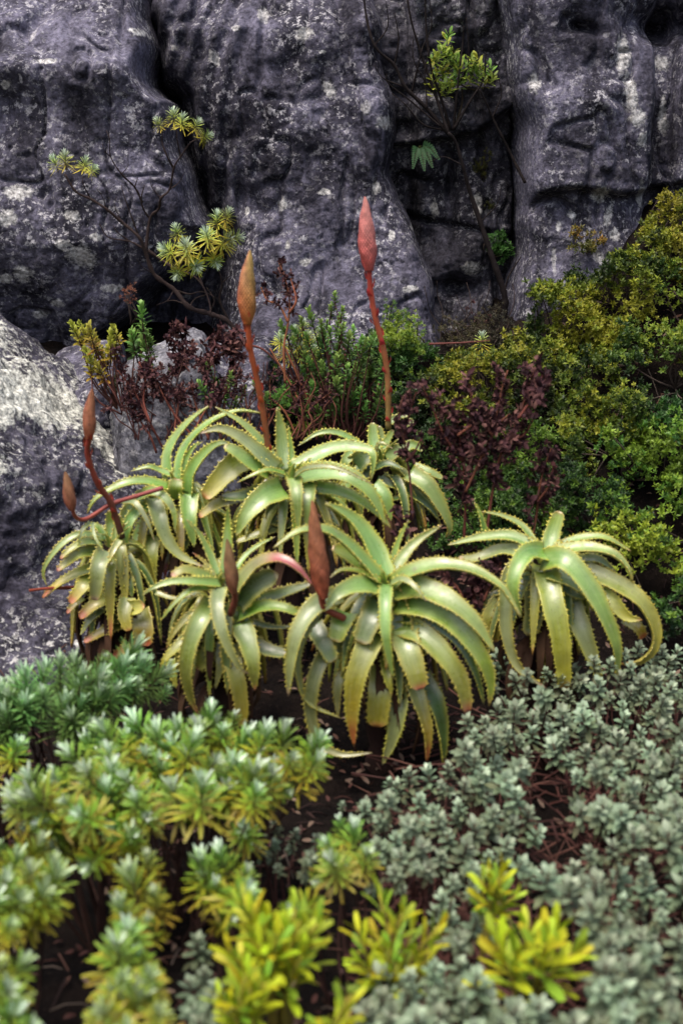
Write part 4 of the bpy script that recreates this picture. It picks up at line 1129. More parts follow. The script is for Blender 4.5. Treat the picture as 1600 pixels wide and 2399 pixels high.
shrub('silvery_shrub', 'lone silver tipped tuft between the grey shrub and yellow shrub', 'shrub', [(750, 1940), (800, 1900), (845, 1935), (840, 2000), (770, 2005)], 46, .30, SILVER, 1.0, 8, GS, under=.4)

# ------------------------------------------------------------------ grey felted shrubs, right foreground
GG = 'grey green felted shrubs along the right'
gsp = lambda y: 32 + (y - 1500) * .037
DG = (.075, .032, .026)
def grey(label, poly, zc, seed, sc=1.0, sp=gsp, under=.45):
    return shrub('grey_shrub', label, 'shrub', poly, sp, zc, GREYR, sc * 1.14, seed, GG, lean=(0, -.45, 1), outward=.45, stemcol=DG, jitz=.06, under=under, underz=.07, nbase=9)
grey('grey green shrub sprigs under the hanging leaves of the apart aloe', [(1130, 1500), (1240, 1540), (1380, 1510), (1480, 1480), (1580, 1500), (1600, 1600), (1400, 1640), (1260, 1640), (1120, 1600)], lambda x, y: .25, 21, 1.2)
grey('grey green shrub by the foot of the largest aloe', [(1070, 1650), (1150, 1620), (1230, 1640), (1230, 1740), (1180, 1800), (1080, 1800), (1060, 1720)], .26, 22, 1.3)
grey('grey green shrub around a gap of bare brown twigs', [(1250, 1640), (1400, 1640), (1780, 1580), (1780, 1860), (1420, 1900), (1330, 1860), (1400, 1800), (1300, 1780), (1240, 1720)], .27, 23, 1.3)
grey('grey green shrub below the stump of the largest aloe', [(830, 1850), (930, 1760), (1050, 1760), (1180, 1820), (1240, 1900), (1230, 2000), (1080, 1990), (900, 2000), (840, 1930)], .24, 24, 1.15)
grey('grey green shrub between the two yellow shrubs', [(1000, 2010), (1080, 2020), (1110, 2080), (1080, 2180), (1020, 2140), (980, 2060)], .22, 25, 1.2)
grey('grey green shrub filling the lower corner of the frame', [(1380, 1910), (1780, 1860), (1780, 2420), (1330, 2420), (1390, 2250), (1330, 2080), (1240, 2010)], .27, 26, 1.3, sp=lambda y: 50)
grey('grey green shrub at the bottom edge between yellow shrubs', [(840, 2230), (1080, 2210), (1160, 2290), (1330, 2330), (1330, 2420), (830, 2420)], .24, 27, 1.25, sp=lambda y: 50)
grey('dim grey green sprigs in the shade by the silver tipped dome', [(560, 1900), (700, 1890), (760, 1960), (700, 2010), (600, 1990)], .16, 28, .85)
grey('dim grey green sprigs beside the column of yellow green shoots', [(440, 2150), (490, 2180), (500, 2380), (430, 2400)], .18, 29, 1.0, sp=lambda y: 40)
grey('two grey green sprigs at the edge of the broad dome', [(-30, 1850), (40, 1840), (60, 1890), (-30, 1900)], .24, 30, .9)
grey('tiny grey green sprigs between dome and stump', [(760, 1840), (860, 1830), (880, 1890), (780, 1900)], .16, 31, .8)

# ------------------------------------------------------------------ bright yellow shrubs, nearest of all: every leaf is a part
GYL = 'bright yellow green leafy shrubs in the foreground'
YLEAF = []
for i in range(6):
    mb = MB()
    c0 = np.array([(.32, .45, .03), (.45, .53, .02), (.52, .54, .018), (.42, .52, .02), (.24, .39, .03), (.52, .48, .016)][i])
    blade(mb, (0, 0, 0), (0, 0, 1), (0, -1, 0), .048, .0105, c0 * .8, c0 * 1.1, (.3, .5, .8, 1.0, .92, .5) if i % 2 else (.3, .45, .75, .95, 1.0, .65), .35, .22)
    YLEAF.append(mb.mesh('leaf', M_LEAF))
def yellow(label, x, y, z, rpx, n, seed, sc=1.0):
    rnd = random.Random(seed)
    c = Pz(x, y, z)
    rad = rpx * 1.0204 / FPX * np.linalg.norm(c - CAM)
    zg = float(gz(c[0], c[1]))
    root = empty('yellow_shrub', (c[0], c[1], zg)); tag(root, label, 'shrub', GYL)
    base = np.array([c[0], c[1] + .02, zg - .02])
    nst = max(6, n // 12); mbs = MB()
    for s in range(nst):
        a = s * 2.4 + rnd.uniform(-.3, .3); rr = rad * math.sqrt((s + .4) / nst) * .95
        tip = c + np.array([math.cos(a) * rr, math.sin(a) * rr * .8, rnd.uniform(-.05, .04) - rr * .25])
        ax = unit(np.array([math.cos(a) * rr / rad * .65, math.sin(a) * rr / rad * .5 - .1, 1]) + NR.uniform(-.15, .15, 3))
        st0 = tip - ax * .10
        tube_into(mbs, [base, base * .5 + st0 * .5 + np.array([0, 0, -.01]), st0, tip], .0045, .002, 6, 9, (.10, .06, .02), knob=.1, col2=(.30, .26, .04))
        m = n // nst
        for i in range(m):
            t = i / m
            b = i * 2.4 + rnd.uniform(-.3, .3); an = .95 * (1 - t) + .12 * t + rnd.uniform(-.2, .2)
            A = unit(np.cross(ax, [.3, .8, .1])); B = np.cross(ax, A)
            r_ = math.cos(b) * A + math.sin(b) * B
            d = r_ * math.sin(an) + ax * math.cos(an)
            nv = -r_ * math.cos(an) + ax * math.sin(an)
            s_ = np.cross(d, nv)
            o = bpy.data.objects.new('leaf', rnd.choice(YLEAF)); COL.objects.link(o); o.parent = root
            k = sc * rnd.uniform(.8, 1.2) * (1.05 - .35 * t)
            mat = Matrix(((s_[0], -nv[0], d[0]), (s_[1], -nv[1], d[1]), (s_[2], -nv[2], d[2])))
            pos = st0 * (1 - t) + tip * t
            o.matrix_basis = Matrix.Translation(Vector(tuple(pos)) - root.location) @ mat.to_4x4() @ Matrix.Scale(k, 4)
    link('branches', mbs.mesh('branches', M_BARK), root)
    return root
yellow('large bright yellow shrub in the middle of the foreground', 640, 2090, .40, 120, 220, 41, 1.2)
yellow('yellow shrub at the bottom edge below the large yellow one', 770, 2300, .34, 60, 64, 42, 1.15)
yellow('sprawling yellow shrub between the large one and the spiky one', 900, 2100, .31, 120, 110, 43, 1.2)
yellow('spiky upright yellow shrub ringed by grey shrubs', 1225, 2150, .34, 120, 84, 44, 1.6)
yellow('smallest yellow shrub standing among the grey sprigs', 1140, 2005, .32, 52, 56, 45, 1.1)
yellow('yellow green shoots at the bottom edge left of the large shrub', 560, 2240, .34, 75, 84, 46, 1.15)

# ------------------------------------------------------------------ tiny-leaved creeping shrubs on the right bank
def leaf_template(n, L, w, rnd):
    mb = MB()
    for i in range(n):
        t = i / n
        a = i * 2.4; an = 1.35 * (1 - t) + .25
        rad = np.array([math.cos(a), math.sin(a), 0])
        d = rad * math.sin(an) + UP * math.cos(an); nr = -rad * math.cos(an) + UP * math.sin(an)
        blade(mb, UP * .004 * i / n, d, nr, L * rnd.uniform(.8, 1.15), w, (1, 1, 1), (1, 1, 1), (.35, 1, .25), .2, .25)
    v = np.concatenate(mb.v); f = np.array(mb.f)
    return v, f
def mass(points, axes, scales, cols, tmpl, rnd):
    """many copies of a small leaf whorl joined into one foliage part"""
    v, f = tmpl
    n = len(points)
    ax = unit(axes); ref = unit(NR.normal(size=(n, 3)))
    A = unit(np.cross(ax, ref)); B = np.cross(ax, A)
    V = points[:, None] + scales[:, None, None] * (v[None, :, 0:1] * A[:, None] + v[None, :, 1:2] * B[:, None] + v[None, :, 2:3] * ax[:, None])
    F = (f[None] + (np.arange(n) * len(v))[:, None, None]).reshape(-1, f.shape[1])
    rel = (v[:, 2] / v[:, 2].max())[None, :, None]
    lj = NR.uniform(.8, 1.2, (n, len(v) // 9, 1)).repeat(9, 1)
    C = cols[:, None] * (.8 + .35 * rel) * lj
    return V.reshape(-1, 3), F, C.reshape(-1, 3)
TINY = leaf_template(8, .0150, .0075, rv)
FINE = leaf_template(9, .011, .0036, rv)
GC = 'tiny leaved creeping shrubs on the right bank'
def creeping(label, poly, off, n, ramp_cols, seed, sc=1.0, tm=None, name='creeping_shrub', group=GC, lumps=.19, Yfix=None, cat='shrub', thin=.55):
    rnd = random.Random(seed)
    xs_ = [p[0] for p in poly]; ys_ = [p[1] for p in poly]
    pts = []
    guard = 0; n = int(n * 1.3); sc = sc * .92
    while len(pts) < n and guard < n * 30:
        guard += 1
        x, y = rnd.uniform(min(xs_), max(xs_)), rnd.uniform(min(ys_), max(ys_))
        if in_poly(x, y, poly): pts.append((x, y))
    W = np.array([hit(x, y, off) if Yfix is None else P(x, y, Yfix(x, y)) for x, y in pts])
    q = W * 9.0 + seed
    lump = fbm(q, 3)
    keep = lump > -thin
    W, lump, q = W[keep], lump[keep], q[keep]
    dv = unit(W - CAM)
    W = W - dv * (lumps * np.clip(lump, -.3, 1))[:, None] * .7 + NR.normal(size=W.shape) * .012
    W[:, 2] += lumps * .45 * np.clip(lump, -.3, 1)
    u = np.clip(.5 + .75 * fbm(W * 4.5 + 3, 2) + .25 * NR.normal(size=len(W)), 0, .999)
    rc = np.array(ramp_cols); k = u * (len(rc) - 1); i0 = k.astype(int); f = (k - i0)[:, None]
    cols = rc[i0] * (1 - f) + rc[np.minimum(i0 + 1, len(rc) - 1)] * f
    ax = np.array([0, -.55, 1.0])[None] + NR.normal(size=W.shape) * .55
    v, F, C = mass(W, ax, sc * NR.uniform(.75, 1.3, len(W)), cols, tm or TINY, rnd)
    cen = W.mean(0); zg = float(gz(cen[0], cen[1]))
    root = empty(name, (cen[0], cen[1], zg)); tag(root, label, cat, group)
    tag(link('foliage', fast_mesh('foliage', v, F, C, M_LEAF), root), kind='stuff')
    tips = [W[rnd.randrange(len(W))] + dv[0] * .03 for _ in range(min(46, max(6, len(W) // 14)))]
    bs_ = [np.array([p[0] + rnd.uniform(-.05, .05), p[1] + .10, float(gz(p[0], p[1] + .10)) if Yfix is None else p[2] - .1]) for p in (tips[i] for i in range(0, len(tips), 5))]
    branch_net(root, tips, bs_, (.08, .06, .05), .0042, 'stem', .2)
    return root
YGR = [(.022, .045, .010), (.06, .10, .014), (.13, .18, .018), (.22, .28, .022), (.28, .29, .028)]
GRN = [(.014, .034, .009), (.028, .07, .013), (.06, .125, .018), (.13, .22, .025), (.23, .30, .03)]
MIX = [(.018, .04, .010), (.04, .085, .014), (.09, .155, .018), (.19, .26, .022), (.28, .31, .028)]
creeping('golden green creeping shrub climbing against the pillar at the frame edge', [(1470, 520), (1530, 450), (1600, 400), (1600, 640), (1500, 610)], .16, 520, YGR, 51, 1.15)
creeping('golden creeping shrub spreading below the white streaked pillar', [(1210, 730), (1240, 690), (1330, 640), (1420, 600), (1500, 620), (1500, 720), (1400, 790), (1300, 850), (1210, 800)], .15, 1150, YGR, 52, 1.1, thin=.6)
creeping('green creeping shrub under the golden one at the frame edge', [(1500, 620), (1760, 600), (1760, 920), (1500, 950), (1400, 860), (1420, 780), (1500, 720)], .15, 1500, GRN, 53, 1.05, thin=.1)
creeping('yellow green creeping shrub behind the tall dry stems', [(960, 900), (1000, 830), (1080, 810), (1150, 790), (1220, 800), (1300, 850), (1280, 960), (1200, 1000), (1000, 1000)], .14, 1200, MIX, 54, 1.1, thin=.4)
creeping('creeping shrub with bare grey twigs in the middle of the bank', [(1280, 950), (1310, 850), (1400, 800), (1420, 870), (1500, 960), (1480, 1080), (1300, 1080)], .13, 850, MIX, 55, 1.1, thin=.25)
creeping('bright green creeping shrub at the frame edge halfway down', [(1400, 960), (1500, 930), (1760, 900), (1760, 1150), (1480, 1150), (1380, 1080)], .15, 1500, GRN[1:] + YGR[2:3], 56, 1.1, thin=.02)
creeping('dark green creeping shrub behind the dry stems and apart aloe', [(1090, 1060), (1300, 1060), (1340, 1160), (1330, 1280), (1200, 1220), (1080, 1180)], .12, 1000, GRN[:4], 57, 1.05)
creeping('yellow green creeping shrub beside the apart aloe', [(1350, 1120), (1480, 1100), (1760, 1130), (1760, 1330), (1470, 1340), (1360, 1250)], .15, 1500, MIX, 58, 1.1, thin=.0)
creeping('thin dark creeping shrub at the bottom of the bank', [(1460, 1330), (1760, 1330), (1760, 1480), (1500, 1470)], .10, 420, GRN, 59, 1.15, thin=.0)
creeping('low green creeping shrub below the crevice', [(930, 880), (1000, 830), (960, 960), (900, 1000), (880, 960)], .12, 320, GRN, 60, 1.0)

creeping('dark green undergrowth between the middle aloe and the dry stems', [(880, 960), (1000, 940), (1120, 980), (1300, 1000), (1330, 1080), (1250, 1130), (1050, 1180), (940, 1120)], .06, 1100, GRN[:4], 61, .95)
creeping('dim green undergrowth below the tall dry stems', [(950, 1120), (1080, 1160), (1250, 1190), (1240, 1280), (1100, 1300), (960, 1240)], .05, 600, GRN[:3], 62, .95, thin=.1)
# ------------------------------------------------------------------ shrubs between the aloes and the cliff
def upright(name, label, cat, tips, meshes, scale, seed, Y, base, group=None, stemcol=(.09, .035, .028), leaf_mix=None, r=.0038):
    """stems given by picture points; a shoot on every tip"""
    rnd = random.Random(seed)
    W = [P(x, y, Y + rnd.uniform(-.08, .08)) for x, y in tips]
    cb_ = P(base[0], base[1], Y)
    root = empty(name, cb_); tag(root, label, cat, group)
    bs_ = [cb_ + np.array([rnd.uniform(-.06, .06), rnd.uniform(-.05, .05), -.03]) for _ in range(5)]
    for p in W:
        ax = unit(np.array([(p[0] - cb_[0]) * 2.2, -.25, 1]) + NR.uniform(-.3, .3, 3))
        put(rnd.choice(meshes), root, p - ax * .03, ax, scale * rnd.uniform(.8, 1.2))
    branch_net(root, W, bs_, stemcol, r, 'stem', .1)
    return root
GB = 'shrubs growing at the cliff foot'
def rpts(poly, sp, seed): return scatter(poly, sp, random.Random(seed))
upright('leafy_shrub', 'yellow leafed bush at the foot of the left rock mass', 'shrub', [(180, 775), (200, 765), (215, 790), (195, 800), (225, 815), (240, 835), (262, 790), (270, 775), (255, 810), (210, 850), (235, 860), (190, 785), (205, 780), (225, 800), (248, 825), (215, 830), (262, 800)], YELLOWS, 1.2, 71, 5.05, (300, 930), GB)
upright('leafy_shrub', 'small bright green upright shoots above the reddish twigs', 'shrub', [(328, 742), (330, 770), (310, 805), (338, 815), (350, 865), (395, 880), (310, 800), (350, 800), (362, 900), (318, 790), (340, 785)], GREENS, 1.15, 72, 5.0, (345, 960), GB)
upright('leafy_shrub', 'green leafy bush between the two tall flower stalks', 'shrub', rpts([(650, 770), (690, 735), (760, 760), (810, 760), (870, 810), (900, 880), (870, 950), (720, 960), (690, 850)], 24, 73), GREENS, 1.0, 73, 5.0, (790, 1000), GB)
upright('leafy_shrub', 'pale feathery bush behind the green leafy bush', 'shrub', rpts([(640, 775), (690, 735), (735, 765), (720, 810), (660, 830)], 22, 74), NEEDLE, .75, 74, 5.2, (690, 880), GB)
upright('leafy_shrub', 'upright green sprig in front of the central buttress', 'shrub', [(768, 690), (760, 715), (785, 720), (775, 750), (800, 770), (750, 750)], GREENS, .8, 75, 5.3, (780, 850), GB)
creeping('green fine leaved bush against the central buttress foot', [(850, 740), (890, 690), (940, 720), (975, 770), (960, 830), (880, 860), (840, 800)], .1, 900, GRN, 76, .95, FINE, 'leafy_shrub', GB, Yfix=lambda x, y: 5.45 - .0006 * (y - 700), thin=.6)
creeping('dark green undergrowth behind the middle aloe', [(620, 860), (720, 900), (880, 900), (930, 960), (900, 1010), (640, 1000)], .08, 800, GRN, 77, .9, TINY, 'leafy_shrub', GB, thin=.15)
creeping('mossy green tuft at the foot of the yellow red spike', [(600, 880), (690, 890), (700, 960), (640, 980), (600, 930)], .06, 330, [(.07, .15, .03), (.13, .26, .04), (.2, .34, .05)], 78, .85, FINE, 'leafy_shrub', GB)
creeping('dark undergrowth at the foot of the central buttress', [(560, 800), (640, 790), (760, 800), (900, 800), (1010, 790), (1000, 860), (860, 900), (640, 890)], .05, 900, GRN[:3], 79, .95, TINY, 'leafy_shrub', GB, thin=.1)
creeping('dark low undergrowth between boulder and gnarled shrub', [(230, 900), (330, 880), (480, 900), (600, 880), (600, 960), (480, 1000), (360, 1030), (280, 960)], .05, 420, [(.02, .03, .012), (.05, .05, .02), (.09, .10, .025)], 80, .9, TINY, 'leafy_shrub', GB, thin=.0)
upright('leafy_shrub', 'light green sprigs behind the yellow red spike', 'shrub', [(480, 850), (500, 880), (530, 870), (560, 900), (585, 890), (470, 900), (540, 930), (520, 910), (610, 920)], GREENS, .85, 106, 4.9, (540, 1000), GB)
put_ = tag(put(NEEDLE[0], None, P(1105, 795, 5.4), (0, -.3, 1), .8), 'blue grey tuft at the crevice foot', 'plant')

# dry stems with crumpled brown leaves
GD = 'dry stems with crumpled brown leaves'
def dry(label, stems, Y, seed, sc=1.0, dens=26, col=(.13, .045, .03), r=.0045, extra=()):
    rnd = random.Random(seed)
    base = P(*stems[0][0][0], Y) if isinstance(stems[0][0][0], tuple) else P(*stems[0][0], Y)
    root = empty('dry_shrub', base); tag(root, label, 'dry shrub', GD)
    for st in stems:
        mb = MB()
        pts, t0 = st
        W = [P(x, y, Y + rnd.uniform(-.02, .02) + .01 * i) for i, (x, y) in enumerate(pts)]
        tube_into(mb, W, r, r * .5, 6, None, np.array(col) * rnd.uniform(.7, 1.2), knob=.15)
        link('stem', mb.mesh('stem', M_BARK), root)
        if t0 is None: continue
        C, L = catmull(W, 60)
        px = 1.0204 / FPX * Y
        m = max(1, int(L * (1 - t0) / (px * dens)))
        for i in range(m):
            q = C[min(60, int((t0 + (1 - t0) * (i + rnd.random()) / m) * 60))]
            put(rnd.choice(DRYC), root, q + NR.uniform(-.022, .022, 3) * sc, NR.uniform(-1, 1, 3) + np.array([0, 0, .6]), sc * rnd.uniform(.75, 1.25))
    return root
dry('tall dry brown stems between the middle and apart aloes', [
    ([(1065, 1240), (1068, 1150), (1062, 1060), (1050, 980), (1035, 920)], .22), ([(1068, 1130), (1100, 1060), (1130, 990), (1150, 900), (1165, 850)], .2),
    ([(1115, 1240), (1130, 1130), (1150, 1040), (1190, 960), (1215, 880), (1235, 835)], .3), ([(1190, 960), (1230, 900), (1245, 860)], .1), ([(1130, 1000), (1090, 940), (1075, 880)], .1),
    ([(1062, 1060), (1020, 1000), (990, 930), (965, 880)], .15), ([(1150, 1020), (1200, 1000), (1225, 960)], .1), ([(1110, 1050), (1140, 980), (1170, 950)], .05), ([(1050, 1000), (1090, 970), (1120, 940)], .1)], 4.0, 81, .92, 11)
dry('thin dark dry stem in front of the half hidden aloe', [([(948, 1190), (940, 1090), (928, 1010), (940, 950), (955, 900)], .45), ([(930, 1020), (915, 960), (925, 910)], .3), ([(932, 1060), (950, 1040), (965, 1010)], .3)], 3.95, 82, .8, 15, (.09, .035, .025), .004)
dry('short dry brown stem above the apart aloe', [([(1215, 1260), (1230, 1190), (1238, 1120), (1250, 1070), (1265, 1030)], .2), ([(1235, 1150), (1262, 1110), (1270, 1060)], .2)], 4.05, 83, .95, 16)
dry('dry brown leaves at the gap between largest and apart aloe', [([(1090, 1400), (1085, 1330), (1100, 1280)], .1), ([(1070, 1400), (1050, 1350), (1000, 1300)], .4), ([(1110, 1380), (1130, 1330), (1150, 1290)], .1), ([(930, 1240), (920, 1200), (900, 1180)], .1)], 3.85, 84, .95, 14)
dry('dark dry shrub in front of the grey boulder', [
    ([(470, 1000), (460, 930), (440, 860), (420, 790), (410, 735)], .42), ([(455, 900), (480, 830), (495, 780), (510, 750)], .35), ([(440, 860), (400, 800), (390, 770)], .3), ([(480, 830), (530, 800), (560, 770)], .25),
    ([(500, 1000), (520, 900), (540, 820), (530, 760)], .5), ([(470, 930), (430, 880), (400, 850)], .4)], 4.95, 85, .9, 6, (.10, .04, .034), .004)
dry('reddish twigs climbing over the pale boulder', [
    ([(380, 1040), (340, 960), (310, 900), (270, 850)], None), ([(345, 970), (330, 920), (335, 870), (320, 830)], .5), ([(420, 1000), (390, 930), (350, 880), (320, 850)], .55), ([(450, 1010), (400, 950), (372, 900), (350, 850)], .6),
    ([(480, 1010), (450, 930), (440, 880)], .6), ([(360, 1040), (345, 1000), (320, 960), (290, 880)], .4), ([(400, 1000), (410, 930), (430, 890)], .6), ([(440, 1000), (480, 930), (520, 890)], .6)], 4.75, 86, .7, 6, (.15, .05, .035), .0045)
dry('dry seed head on a rust coloured stem behind the yellow red spike', [
    ([(655, 880), (652, 800), (662, 740), (665, 690), (655, 640), (640, 600)], .62), ([(662, 740), (640, 700), (615, 690), (600, 660)], .5), ([(663, 720), (680, 690), (668, 640)], .5), ([(655, 800), (700, 900), (720, 960)], None), ([(700, 1000), (690, 930), (655, 860), (620, 800)], None), ([(680, 1000), (650, 940), (600, 900)], None)], 5.0, 87, .72, 10, (.20, .07, .04), .005)
dry('fallen reddish stems along the cliff foot', [([(985, 790), (1060, 787), (1125, 782)], None), ([(700, 990), (760, 960), (840, 930), (900, 940)], None), ([(570, 950), (640, 940), (700, 960), (760, 975)], None), ([(520, 790), (600, 800), (660, 860), (700, 900)], .7), ([(760, 1000), (770, 930), (800, 870), (790, 800)], .7), ([(860, 1000), (850, 930), (870, 880)], .6)], 5.1, 88, .7, 9, (.13, .05, .04), .005)

def tangle(label, n, x0, x1, yb, y0, y1, Y, seed, sc, dens, col, r, bare=.35):
    rn = random.Random(seed); st = []
    for i in range(n):
        x = rn.uniform(x0, x1); xt = x + rn.uniform(-90, 90); yt = rn.uniform(y0, y1)
        pts = [(x, yb)]
        for q in (.3, .55, .8, 1.0):
            pts.append((x + (xt - x) * q + rn.uniform(-14, 14), yb + (yt - yb) * q))
        st.append((pts, None if rn.random() < bare else rn.uniform(.5, .8)))
    return dry(label, st, Y, seed, sc, dens, col, r)
tangle('tangle of dark twigs in front of the pale boulder', 22, 310, 560, 1010, 780, 930, 4.85, 101, .62, 8, (.07, .03, .026), .0032)
tangle('tangle of rusty twigs behind the middle aloe', 18, 580, 760, 1010, 820, 950, 4.85, 102, .55, 10, (.12, .045, .03), .0034, .55)
tangle('thin dark twigs at the crevice foot', 16, 1000, 1170, 800, 640, 770, 5.75, 103, .5, 16, (.035, .025, .022), .0026, .8)
creeping('brownish moss covering the crevice foot', [(990, 800), (1020, 760), (1100, 735), (1170, 735), (1190, 790), (1100, 830)], .03, 420, [(.02, .022, .012), (.05, .045, .02), (.09, .09, .03)], 104, .9, FINE, 'leafy_shrub', GB, thin=.6)
# ------------------------------------------------------------------ bare shrub on the left rock with needle tufts
def woody(name, label, cat, branches, Y, col, px0, seed, k='D', taper=.35):
    rnd = random.Random(seed)
    root = empty(name, P(*branches[0][1][0], Y, k)); tag(root, label, cat)
    s = K[k][2] / FPX * Y
    for q_, (w, pts) in enumerate(branches):
        mb = MB()
        W = [P(x, y, Y - .02 * i + rnd.uniform(-.02, .02), k) for i, (x, y) in enumerate(pts)]
        tube_into(mb, W, w * s * .5, w * s * .5 * taper, 7, max(8, len(pts) * 6), np.array(col) * rnd.uniform(.8, 1.2), knob=.2)
        link('branch' if q_ else 'trunk', mb.mesh('branch', M_BARK), root)
    return root
NB = woody('gnarled_shrub', 'gnarled bare shrub with needle tufts against the left rock mass', 'shrub', [
    (26, [(1100, 1540), (1040, 1470), (960, 1440), (870, 1410), (800, 1330), (710, 1260), (670, 1160), (640, 1090), (560, 1020), (490, 960), (420, 915), (350, 880), (300, 800)]),
    (17, [(670, 1155), (690, 1005), (730, 960), (740, 910), (780, 870), (800, 770), (830, 720), (875, 655)]), (11, [(800, 775), (770, 720), (745, 650), (750, 600)]), (10, [(690, 1005), (660, 960), (650, 910), (665, 850)]),
    (10, [(655, 930), (620, 860), (560, 800), (510, 720), (505, 640), (490, 600)]), (8, [(640, 1090), (600, 980), (565, 880), (558, 850)]), (10, [(675, 1150), (600, 1110), (500, 1090), (460, 1030)]), (8, [(600, 1110), (545, 1070), (520, 1035)]),
    (16, [(680, 1150), (740, 1190), (800, 1230), (880, 1260), (930, 1310), (960, 1380), (970, 1440)]), (12, [(930, 1310), (900, 1230), (870, 1180)]), (12, [(1050, 1470), (1010, 1380), (1020, 1300), (1000, 1200), (1010, 1080)]), (9, [(1010, 1200), (960, 1160), (900, 1150)]),
    (8, [(420, 915), (385, 850), (380, 810)]), (7, [(620, 860), (635, 810)]), (8, [(830, 720), (815, 640), (810, 580)]), (7, [(875, 655), (920, 630)]), (9, [(800, 1330), (870, 1350), (930, 1340), (1000, 1370)]),
    (8, [(860, 1400), (800, 1380), (760, 1385)]), (10, [(960, 1440), (985, 1380), (950, 1320)]), (5, [(490, 960), (470, 900), (440, 860)]), (5, [(560, 1020), (530, 950), (535, 900)]), (5, [(740, 910), (700, 860), (690, 810)]), (5, [(780, 870), (820, 840), (850, 790)]), (5, [(350, 880), (330, 850), (340, 810)]), (5, [(510, 720), (480, 690), (470, 650)]), (4, [(560, 800), (590, 760), (585, 720)]), (6, [(870, 1410), (900, 1370), (960, 1350)]), (6, [(800, 1330), (770, 1380), (720, 1400)]), (5, [(1020, 1300), (1060, 1260), (1070, 1210)]), (5, [(710, 1260), (660, 1230), (630, 1190)])], 5.42, (.035, .024, .022), 20, 91, 'U')
rnd = random.Random(5)
for (x, y, s, ax) in [(265, 775, .72, (-.3, -.3, 1)), (305, 765, .8, (.0, -.4, 1)), (385, 780, .7, (.3, -.3, .9)), (415, 795, .55, (.6, -.3, .6)), (740, 590, .6, (-.4, -.3, 1)), (800, 565, .75, (0, -.3, 1)), (835, 585, .7, (.2, -.4, 1)), (890, 600, .7, (.5, -.3, .8)), (925, 635, .65, (.8, -.2, .3)),
                       (820, 1090, .7, (-.2, -.2, 1)), (800, 1170, .95, (-.5, -.5, .4)), (860, 1170, 1.05, (0, -.6, .6)), (890, 1210, 1.0, (.2, -.6, -.1)), (960, 1110, .9, (-.1, -.6, .6)), (1010, 1130, 1.1, (.4, -.5, .3)), (1000, 1040, .85, (0, -.3, 1)), (1035, 1020, .75, (.4, -.2, 1)), (1050, 1100, .85, (.9, -.3, .2)), (830, 1230, .8, (-.2, -.5, -.4)), (980, 1180, .85, (.2, -.5, -.3))]:
    put(rnd.choice(NEEDLE), NB, P(x, y, 5.30 + rnd.uniform(-.05, .05), 'U'), ax, s * 1.05)

# ------------------------------------------------------------------ dark slender tree in the crevice
CT = woody('slender_tree', 'dark slender tree leaning out of the crevice', 'tree', [
    (17, [(1150, 800), (1156, 740), (1158, 680), (1132, 600), (1102, 510), (1078, 440), (1062, 380), (1047, 330), (1030, 305)]),
    (10, [(1030, 308), (980, 250), (930, 200), (905, 150), (860, 105), (838, 20), (836, -60)]), (8, [(1030, 308), (1000, 220), (965, 120), (940, 30), (930, -60)]), (7, [(1035, 300), (1010, 220), (988, 150), (978, 60), (975, -60)]),
    (7, [(1040, 300), (1050, 200), (1062, 100), (1064, 60)]), (7, [(1042, 296), (1080, 230), (1110, 180), (1115, 120)]), (6, [(945, 212), (960, 150), (970, 110)]), (5, [(905, 150), (915, 90), (905, 30)]), (5, [(1010, 290), (940, 230), (890, 190), (888, 170)]),
    (8, [(1205, 420), (1175, 360), (1150, 310), (1130, 270), (1115, 235), (1100, 205)]), (6, [(1156, 690), (1165, 640), (1195, 590)]), (5, [(1020, 300), (970, 285), (930, 240), (900, 215)]), (4, [(980, 250), (975, 190), (950, 140), (948, 80)]), (4, [(930, 200), (880, 180), (860, 150)]), (4, [(1050, 200), (1075, 140), (1070, 40)]), (4, [(965, 120), (990, 60), (985, -10)]), (4, [(1000, 220), (975, 180), (985, 110)]), (4, [(1130, 270), (1150, 220), (1145, 180)]), (4, [(860, 105), (890, 60), (885, 0)]), (3, [(1062, 380), (1020, 360), (990, 370)]), (3, [(1102, 510), (1140, 470), (1150, 430)])], 5.92, (.016, .012, .012), 16, 92, 'D', .4)
TL = []
for i in range(3):
    mb = MB()
    c = np.array([(.22, .30, .04), (.32, .36, .04), (.16, .26, .04)][i])
    for j in range(7):
        a = j * 2.4; an = 1.2 - .12 * j
        rd = np.array([math.cos(a), math.sin(a), 0])
        blade(mb, UP * .008 * j, rd * math.sin(an) + UP * math.cos(an), -rd * math.cos(an) + UP * math.sin(an), .05, .017, c * .85, c * 1.15, OBOV, .2, .15)
    TL.append(mb.mesh('leaf_spray', M_LEAF))
rnd = random.Random(9)
lsp = scatter([(985, 165), (1020, 120), (1050, 150), (1110, 150), (1130, 190), (1110, 205), (1060, 205), (1030, 225), (990, 225), (1000, 190)], 13, rnd)
for x, y in lsp + [(1026, 95), (1030, 110), (1022, 130), (1125, 175), (1130, 195), (1000, 150)]:
    put(rnd.choice(TL), CT, P(x, y, 5.93 + rnd.uniform(-.05, .05)), (rnd.uniform(-.5, .5), -.5, 1), rnd.uniform(.55, .85))
mb = MB(); tube_into(mb, [P(1042, 296, 5.95), P(1060, 240, 5.95), P(1060, 200, 5.94)], .005, .003, 6, 8, (.04, .03, .02)); tube_into(mb, [P(1100, 205, 5.95), P(1080, 205, 5.95), P(1050, 190, 5.94)], .004, .003, 6, 8, (.04, .03, .02))
link('twigs', mb.mesh('twigs', M_BARK), CT)

